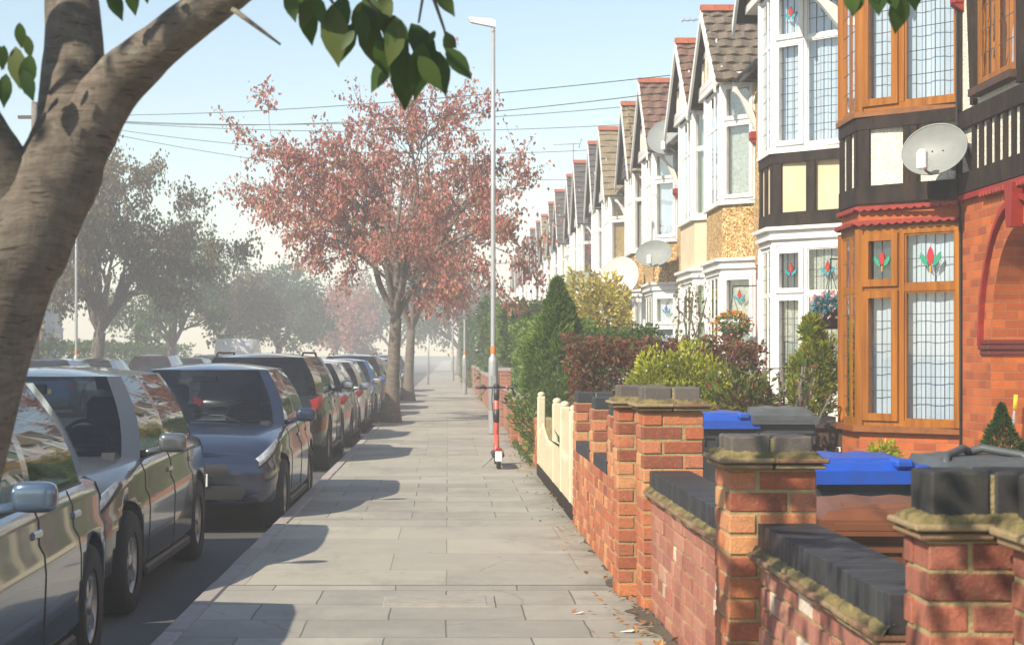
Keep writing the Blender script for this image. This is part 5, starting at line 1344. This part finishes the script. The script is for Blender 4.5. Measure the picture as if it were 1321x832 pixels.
def hedge(label, lo, hi, n, size, leaf, seed, lump=.06, flowers=None, shell=.25):
    lo, hi = np.array(lo), np.array(hi); c = (lo+hi)/2; c[2] = 0; pts = box_pts(n, lo-c, hi-c, seed, lump, shell)
    st = [((x, y, 0), (x+.05, y, hi[2]*.6)) for x in np.linspace(lo[0]-c[0]+.2, hi[0]-c[0]-.2, 3) for y in np.linspace(lo[1]-c[1]+.2, hi[1]-c[1]-.2, 2)]
    return shrub('hedge', label, 'hedge', tuple(c), pts, size, leaf, None, st, .55, 'hedges in the front gardens', flowers)
hedge('red leaved hedge behind the slate capped piers', (1.4,18.5,0), (2.75,19.7,1.58), 9000, .065, 'leaf_red', 2, .1)
hedge('dark red shrub hedge below the hanging basket', (2.85,18.4,0), (3.5,19.3,1.52), 5000, .06, 'leaf_red', 6, .12)
hedge('green hedge showing above the red hedge', (1.75,23.6,0), (3.0,24.8,1.8), 7000, .07, 'leaf_green', 4, .06)
hedge('mottled green hedge behind the lamp post', (1.25,26.8,0), (2.3,33.,1.95), 12000, .09, 'leaf_hedge', 5, .08)
hedge('light green hedge past the second lamp post', (1.3,36.5,0), (2.8,47.,2.5), 9000, .14, 'leaf_hedge', 8, .1)
hedge('dark green hedge in the distance over the garden wall', (1.2,49.,0), (3.2,66.,2.9), 9000, .18, 'leaf_green', 10, .12)
hedge('farthest dark hedge at the end of the pavement', (.9,72.,0), (3.2,104.,3.0), 8000, .25, 'leaf_dark', 13, .12)
hedge('green hedge along the opposite front gardens', (-17.,40.,0), (-15.5,62.,1.7), 9000, .15, 'leaf_hedge', 14, .1)
hedge('long dark hedge across the road behind the van', (-17.,66.,0), (-15.5,100.,1.9), 8000, .22, 'leaf_green', 15, .1)
pts, d = blob_pts(5500, (0,0,1.95), (.62,.6,.9), .45, .25, 12)
shrub('golden_shrub', 'tall golden variegated shrub by the pale dish', 'shrub', (2.7,30.,0), pts, .1, 'leaf_gold', d, [((0,0,0),(.1,0,1.5)),((0,0,.3),(-.2,0,1.7))], .6, 'shrubs in the front gardens')
# lime euonymus in front of the red hedge: several rounded clumps
P, D = [], []
for k, (c, r3, n) in enumerate([((-.3,0,1.12),(.27,.26,.33),2200),((.02,.05,1.18),(.24,.25,.3),1900),((.28,0,1.0),(.25,.25,.36),1900),((-.02,-.1,.75),(.5,.3,.4),2200)]):
    p, d = blob_pts(n, c, r3, .4, .22, 40+k); P.append(p); D.append(d)
P = np.concatenate(P); D = np.concatenate(D); D[:,2] += .5
fl = P[rng.choice(len(P), 260)]+D[rng.choice(len(P), 260)]*0
shrub('lime_shrub', 'lime yellow shrub with small white flowers left of the far bins', 'shrub', (2.42,17.0,0), P, .05, 'leaf_lime', D, [((0,0,0),(.05,0,.9)),((.1,0,0),(.25,0,.8)),((-.1,0,0),(-.3,0,.8))], .55, 'shrubs in the front gardens', (fl, .028, 'petal_white'))
pts, d = blob_pts(900, (0,0,.85), (.36,.3,.42), .3, .25, 52)
shrub('broadleaf_shrub', 'broad leaved green shrub above the dark bin lid', 'shrub', (2.95,16.55,0), pts, .1, 'leaf_bronze', d+np.array((0,0,.4)), [((0,0,0),(.1,0,.8)),((0,0,0),(-.15,0,.75))], .45, 'shrubs in the front gardens')
# open airy shrub with bronze tips
random.seed(44); stems = []; P = []; D = []
for k in range(15):
    a = random.uniform(0,6.28); s = random.uniform(.15,.42); h = random.uniform(.75,1.22)
    st = [Vector((.05*math.cos(a),.05*math.sin(a),0)), Vector((s*.5*math.cos(a),s*.5*math.sin(a),h*.55)), Vector((s*math.cos(a),s*math.sin(a)*.6,h))]
    stems.append(st)
    for j in range(26):
        t = random.uniform(.3,1); q = st[0].lerp(st[1], t*2) if t < .5 else st[1].lerp(st[2], t*2-1)
        P.append(tuple(q+Vector((random.gauss(0,.03),random.gauss(0,.03),random.gauss(0,.02))))); b = random.uniform(0,6.28); D.append((math.cos(b),math.sin(b),.35))
shrub('airy_shrub', 'airy shrub with bronze leaves before the white bay window', 'shrub', (3.4,16.6,.12), np.array(P), .085, 'leaf_bronze', np.array(D), stems, .42, 'shrubs in the front gardens')
r = thing('potted_conifer', 'golden green conifer in a tall dark pot beside the oak window', 'conifer', (3.84,17.5,0))
pm = MB(); pm.prism([(-.15,-.15),(.15,-.15),(.15,.15),(-.15,.15)], 0, .78, 0, [(-.19,-.19),(.19,-.19),(.19,.19),(-.19,.19)]); part('pot', pm, 'bin_black', r)
P, D = [], []
for k, (c, r3, n) in enumerate([((0,0,1.0),(.2,.2,.3),1500),((-.08,.03,1.25),(.17,.17,.22),1100),((.06,0,1.42),(.15,.15,.24),1000),((-.02,0,1.66),(.1,.1,.18),700),((.12,-.02,1.2),(.13,.13,.2),700),((-.16,0,1.0),(.13,.13,.25),700)]):
    p, d = blob_pts(n, c, r3, .35, .25, 60+k); P.append(p); D.append(d)
D = np.concatenate(D); D[:,2] += .9
part('foliage', leaves(np.concatenate(P), .07, dirs=D, wide=.35), 'leaf_conifer', r)
tm = MB(); tm.tube([(0,0,.76),(0,0,1.6)], [.02,.01], 6); part('trunk', tm, 'bark', r)
r = thing('potted_conifer', 'small dense dark green conifer near the porch of the oak window house', 'conifer', (4.15,12.5,0))
p, d = cone_pts(4500, .62, .2, 71, .42, .8, .12); part('foliage', leaves(p, .035, dirs=d, wide=.35), 'leaf_dark', r)
pm = MB(); pm.lathe([(0,0),(.11,0),(.15,.38),(.17,.38),(.17,.43),(.14,.43),(.13,.4),(0,.4)], (0,0,0), 18); part('pot', pm, 'terracotta', r)
pts, d = blob_pts(500, (0,0,.58), (.14,.12,.14), .3, .25, 81)
shrub('low_shrub', 'little bright lime plant peeping over the bins below the bay', 'plant', (3.45,13.2,0), pts, .05, 'leaf_lime', d, None, .5, 'shrubs in the front gardens')
# climber on the cream house, plants in the fence
random.seed(8); P = []; stems = []
for k in range(7):
    st = [Vector((0,0,0))]; 
    for j in range(7): st.append(st[-1]+Vector((random.gauss(0,.07),random.gauss(0,.07),.33)))
    stems.append(st)
    for q in st[2:]:
        for m_ in range(14): P.append(tuple(q+Vector((random.gauss(0,.09),random.gauss(0,.09),random.gauss(0,.12)))))
shrub('climbing_plant', 'thin climbing plant before the cream rendered bay', 'plant', (3.7,25.6,0), np.array(P), .07, 'leaf_bronze', None, stems, .5, 'shrubs in the front gardens')
pts, d = blob_pts(1300, (0,0,.62), (.2,.3,.33), .35, .3, 91)
shrub('fence_shrub', 'bright green bush pushing between the cream fence posts', 'plant', (1.38,16.2,0), pts, .055, 'leaf_hedge', d, None, .5, 'shrubs in the front gardens')
P = np.tile(np.array((0,0,.5)),(26,1)); a = rng.uniform(0,6.28,26); D = np.stack([np.cos(a),np.sin(a),np.full(26,.9)],1)
shrub('spiky_plant', 'spiky leaved plant poking through the cream pickets', 'plant', (1.12,16.1,0), P, .2, 'leaf_green', D, [((0,0,0),(0,0,.5))], .07, 'shrubs in the front gardens')
pts = np.stack([rng.normal(0,.03,260), rng.uniform(-3,3,260), np.abs(rng.normal(0,.03,260))],1)
shrub('weed', 'strip of weeds at the foot of the wall by the scooter', 'weeds', (1.05,24.,0), pts, .07, 'leaf_green', np.c_[rng.normal(size=(260,2))*.5, np.ones(260)], [((0,0,0),(0,0,.03))], .3, 'weeds along the walls')
# ------------------------------------------------------------------ street furniture
def lamp(loc, label, H=7.35):
    r = thing('street_lamp', label, 'street lamp', loc, 0, 'street lamps along the pavement')
    m = MB(); m.lathe([(0,0),(.085,0),(.085,1.3),(.08,1.36),(.045,1.42),(.045,1.58),(.043,4.),(.036,H-.1),(0,H-.1)], (0,0,0), 20); p = part('column', m, 'steel', r)
    m = MB(); m.lathe([(.047,1.44),(.049,1.45),(.049,1.57),(.047,1.58)], (0,0,0), 20); part('band', m, 'orange', p)
    m = MB(); m.lathe([(.0865,.02),(.0875,.03),(.0875,.42),(.0865,.43)], (0,0,0), 20); m.cbox(-.05,.05,-.095,-.08,.55,1.05,.005); part('base_door', m, 'grey_metal', p)
    m = MB(); m.tube([(0,0,H-.15),(0,0,H-.02),(-.03,0,H+.01)], .04, 10); 
    m.slab([(.04,-.07,H-.06),(.04,-.07,H+.05),(-.02,-.07,H+.085),(-.4,-.06,H+.13),(-.46,-.05,H+.11),(-.4,-.06,H+.03)], (0,.14,0)); hd = part('lantern', m, 'upvc', r)
    m = MB(); m.ellipsoid((-.26,0,H+.04),(.14,.055,.035),6,12); part('diffuser', m, 'lamp_clear', hd)
    return r
L0 = lamp((.81, 29.9, 0), 'tall street lamp with orange band standing behind the scooter')
dup(L0, (.6, 60., 0), 0, 'second street lamp with orange band farther along the pavement')
dup(L0, (.25, 92., 0), 0, 'far thin street lamp near the end of the pavement')
dup(L0, (-11.6, 52., 0), math.pi, 'street lamp on the opposite pavement at the left')
# electric scooter
r = thing('electric_scooter', 'coral and black electric scooter parked on the pavement', 'scooter', (.63, 20.8, 0), R(90), None)
m = MB(); m.cbox(.12,.78,-.08,.08,.13,.19,.02); m.cbox(.14,.74,-.07,.07,.19,.197,.003); part('deck', m, 'black_plastic', r)
m = MB(); m.tube([(.93,0,.22),(.9,0,.5),(.85,0,.98)], [.034,.032,.028], 12); m.tube([(.76,0,.17),(.86,0,.24),(.91,0,.38)], .035, 10); st = part('stem', m, 'coral', r)
m = MB(); m.tube([(.893,0,.55),(.875,0,.72)], .037, 12); m.tube([(.866,0,.84),(.85,0,.98)], .036, 12); part('sleeve', m, 'black_plastic', st)
m = MB(); m.tube([(.83,-.27,1.0),(.85,0,1.0),(.83,.27,1.0)], .014, 8); m.tube([(.83,-.27,1.0),(.835,-.14,1.0)], .02, 8); m.tube([(.83,.27,1.0),(.835,.14,1.0)], .02, 8); m.ellipsoid((.85,0,1.02),(.05,.045,.035),6,10)
m.tube([(.86,.12,.99),(.9,.16,.96)], .006, 5); m.tube([(.86,-.12,.99),(.9,-.16,.96)], .006, 5); h_ = part('handlebar', m, 'black_plastic', r)
m = MB(); m.tube([(.833,-.15,1.0),(.834,-.12,1.0)], .022, 8); part('grip_ring', m, 'coral', h_)
m = MB(); m.tube([(.86,.05,.98),(.93,.06,.85),(.95,.03,.5),(.94,.03,.2)], .005, 5); part('cable', m, 'rubber', h_)
for x in (0., .93):
    m = MB(); m.lathe([(.045,-.022),(.09,-.028),(.105,-.015),(.105,.015),(.09,.028),(.045,.022)], (x,0,.105), 24, 'y'); w = part('wheel', m, 'rubber', r)
    m = MB(); m.lathe([(0,-.02),(.05,-.018),(.05,.018),(0,.02)], (x,0,.105), 16, 'y'); part('hub', m, 'grey_metal', w)
m = MB(); m.tube([(-.13,0,.16),(-.08,0,.22),(0,0,.245),(.1,0,.22),(.16,0,.17)], .03, 8); fd = part('rear_mudguard', m, 'black_plastic', r)
m = MB(); m.cbox(-.16,-.13,-.045,.045,.1,.23,.008); part('rear_plate', m, 'plate_white', fd); m = MB(); m.cbox(-.165,-.13,-.04,.04,.235,.27,.008); part('tail_light', m, 'lamp_red', fd)
m = MB(); m.tube([(.3,.06,.13),(.26,.2,.012)], .01, 6); part('kickstand', m, 'grey_metal', r)
# utility pole across the road and overhead wires to the terrace
r = thing('utility_pole', 'utility pole carrying the overhead wires on the far left', 'pole', (-12.4, 50., 0))
m = MB(); m.tube([(0,0,0),(0,0,9.)], [.15,.1], 12); part('pole', m, 'bark', r); m = MB(); m.cbox(-.5,.5,-.05,.05,8.5,8.6,.01); part('crossarm', m, 'fence', r)
def wire(p0, p1, sag, lab, rad=.008):
    p0, p1 = Vector(p0), Vector(p1); pts = [p0.lerp(p1, t)-Vector((0,0,sag*4*t*(1-t))) for t in np.linspace(0,1,28)]
    m = MB(); m.tube(pts, rad, 5); o = solo('overhead_wire', m, 'rubber', lab, 'wire', 'overhead wires')
wire((-12.4,50,8.62), (4.4,28.4,6.25), .25, 'upper of the two highest overhead wires ending at the brown gable')
wire((-12.1,50,8.6), (4.4,28.9,6.05), .45, 'lower of the two highest overhead wires ending at the brown gable')
wire((-12.4,50,8.6), (4.3,38.,7.1), .35, 'overhead wire meeting the red tiled roof below the highest pair')
wire((-12.2,50,8.58), (4.4,41.5,7.15), .3, 'overhead wire reaching the buff tiled gable')
wire((-12.2,50,8.55), (4.4,46,7.1), .5, 'overhead wire reaching the grey roof with the terracotta ridge')
wire((-12.2,50,8.52), (4.4,52,6.9), .55, 'lowest long overhead wire near the dark slate roof')
wire((3.0,17.4,1.28), (3.95,17.6,1.3), .01, 'thin green line stretched between the garden shrubs', .006)
for x, y, lab in ((-.95, 80., 'thin pale post near the kerb far down the pavement'),):
    m = MB(); m.lathe([(0,0),(.05,0),(.05,2.4),(0,2.42)], (x,y,0), 12); solo('sign_post', m, 'steel', lab, 'post')

# ------------------------------------------------------------------ air, light, camera
W_ = bpy.data.worlds.new('World'); S.world = W_; W_.use_nodes = True
nt = W_.node_tree; nt.nodes.clear()
SUN_AZ, SUN_EL = (-.74, -.67), R(38)
sky = nt.nodes.new('ShaderNodeTexSky'); sky.sky_type = 'NISHITA'; sky.sun_disc = False
sky.sun_elevation = SUN_EL; sky.sun_rotation = math.atan2(SUN_AZ[0], SUN_AZ[1]) ; sky.air_density = 1.25; sky.dust_density = .25; sky.ozone_density = 1.0
bg = nt.nodes.new('ShaderNodeBackground'); bg.inputs['Strength'].default_value = SKY_STRENGTH
wo = nt.nodes.new('ShaderNodeOutputWorld'); nt.links.new(sky.outputs[0], bg.inputs[0]); nt.links.new(bg.outputs[0], wo.inputs['Surface'])
sl = bpy.data.lights.new('sun', 'SUN'); sl.energy = 5.0; sl.angle = R(.5); sl.color = (1., .88, .7)
so_ = link(bpy.data.objects.new('sun', sl)); d = Vector((-SUN_AZ[0], -SUN_AZ[1], -math.tan(SUN_EL)*math.hypot(*SUN_AZ)))
so_.rotation_euler = d.to_track_quat('-Z', 'Y').to_euler(); so_.location = (-20,-20,30)
if HAZE:
    hz = MB(); hz.box(-130, 130, -14, 330, -1.2, 14.); g = N('pale_haze')
    pv = g.n('ShaderNodeVolumePrincipled', ins={'Color': (.93,.95,.98,1), 'Density': HAZE, 'Anisotropy': .0})
    g.link(pv.outputs[0], g.out.inputs['Volume'])
    o = link(bpy.data.objects.new('haze', hz.mesh('haze', [g.m], uv=False))); o['kind'] = 'stuff'; o['label'] = 'pale bright haze filling the street'
cd = bpy.data.cameras.new('camera'); cam = link(bpy.data.objects.new('camera', cd)); S.camera = cam
cam.location = (0,0,EYE); cam.rotation_euler = (R(90),0,0)
cd.sensor_width = 36; cd.lens = F/1321*36; cd.shift_x = (660.5-VX)/1321; cd.shift_y = (VY-416)/1321; cd.clip_start = .1; cd.clip_end = 5000
cd.dof.use_dof = True; cd.dof.focus_distance = 16.; cd.dof.aperture_fstop = 7.
S.view_settings.view_transform = 'Standard'; S.view_settings.look = 'None'; S.view_settings.gamma = 1; S.view_settings.exposure = EXPOSURE; S.view_settings.use_curve_mapping = False
S.cycles.max_bounces = 6; S.cycles.transparent_max_bounces = 12; S.cycles.volume_bounces = 1
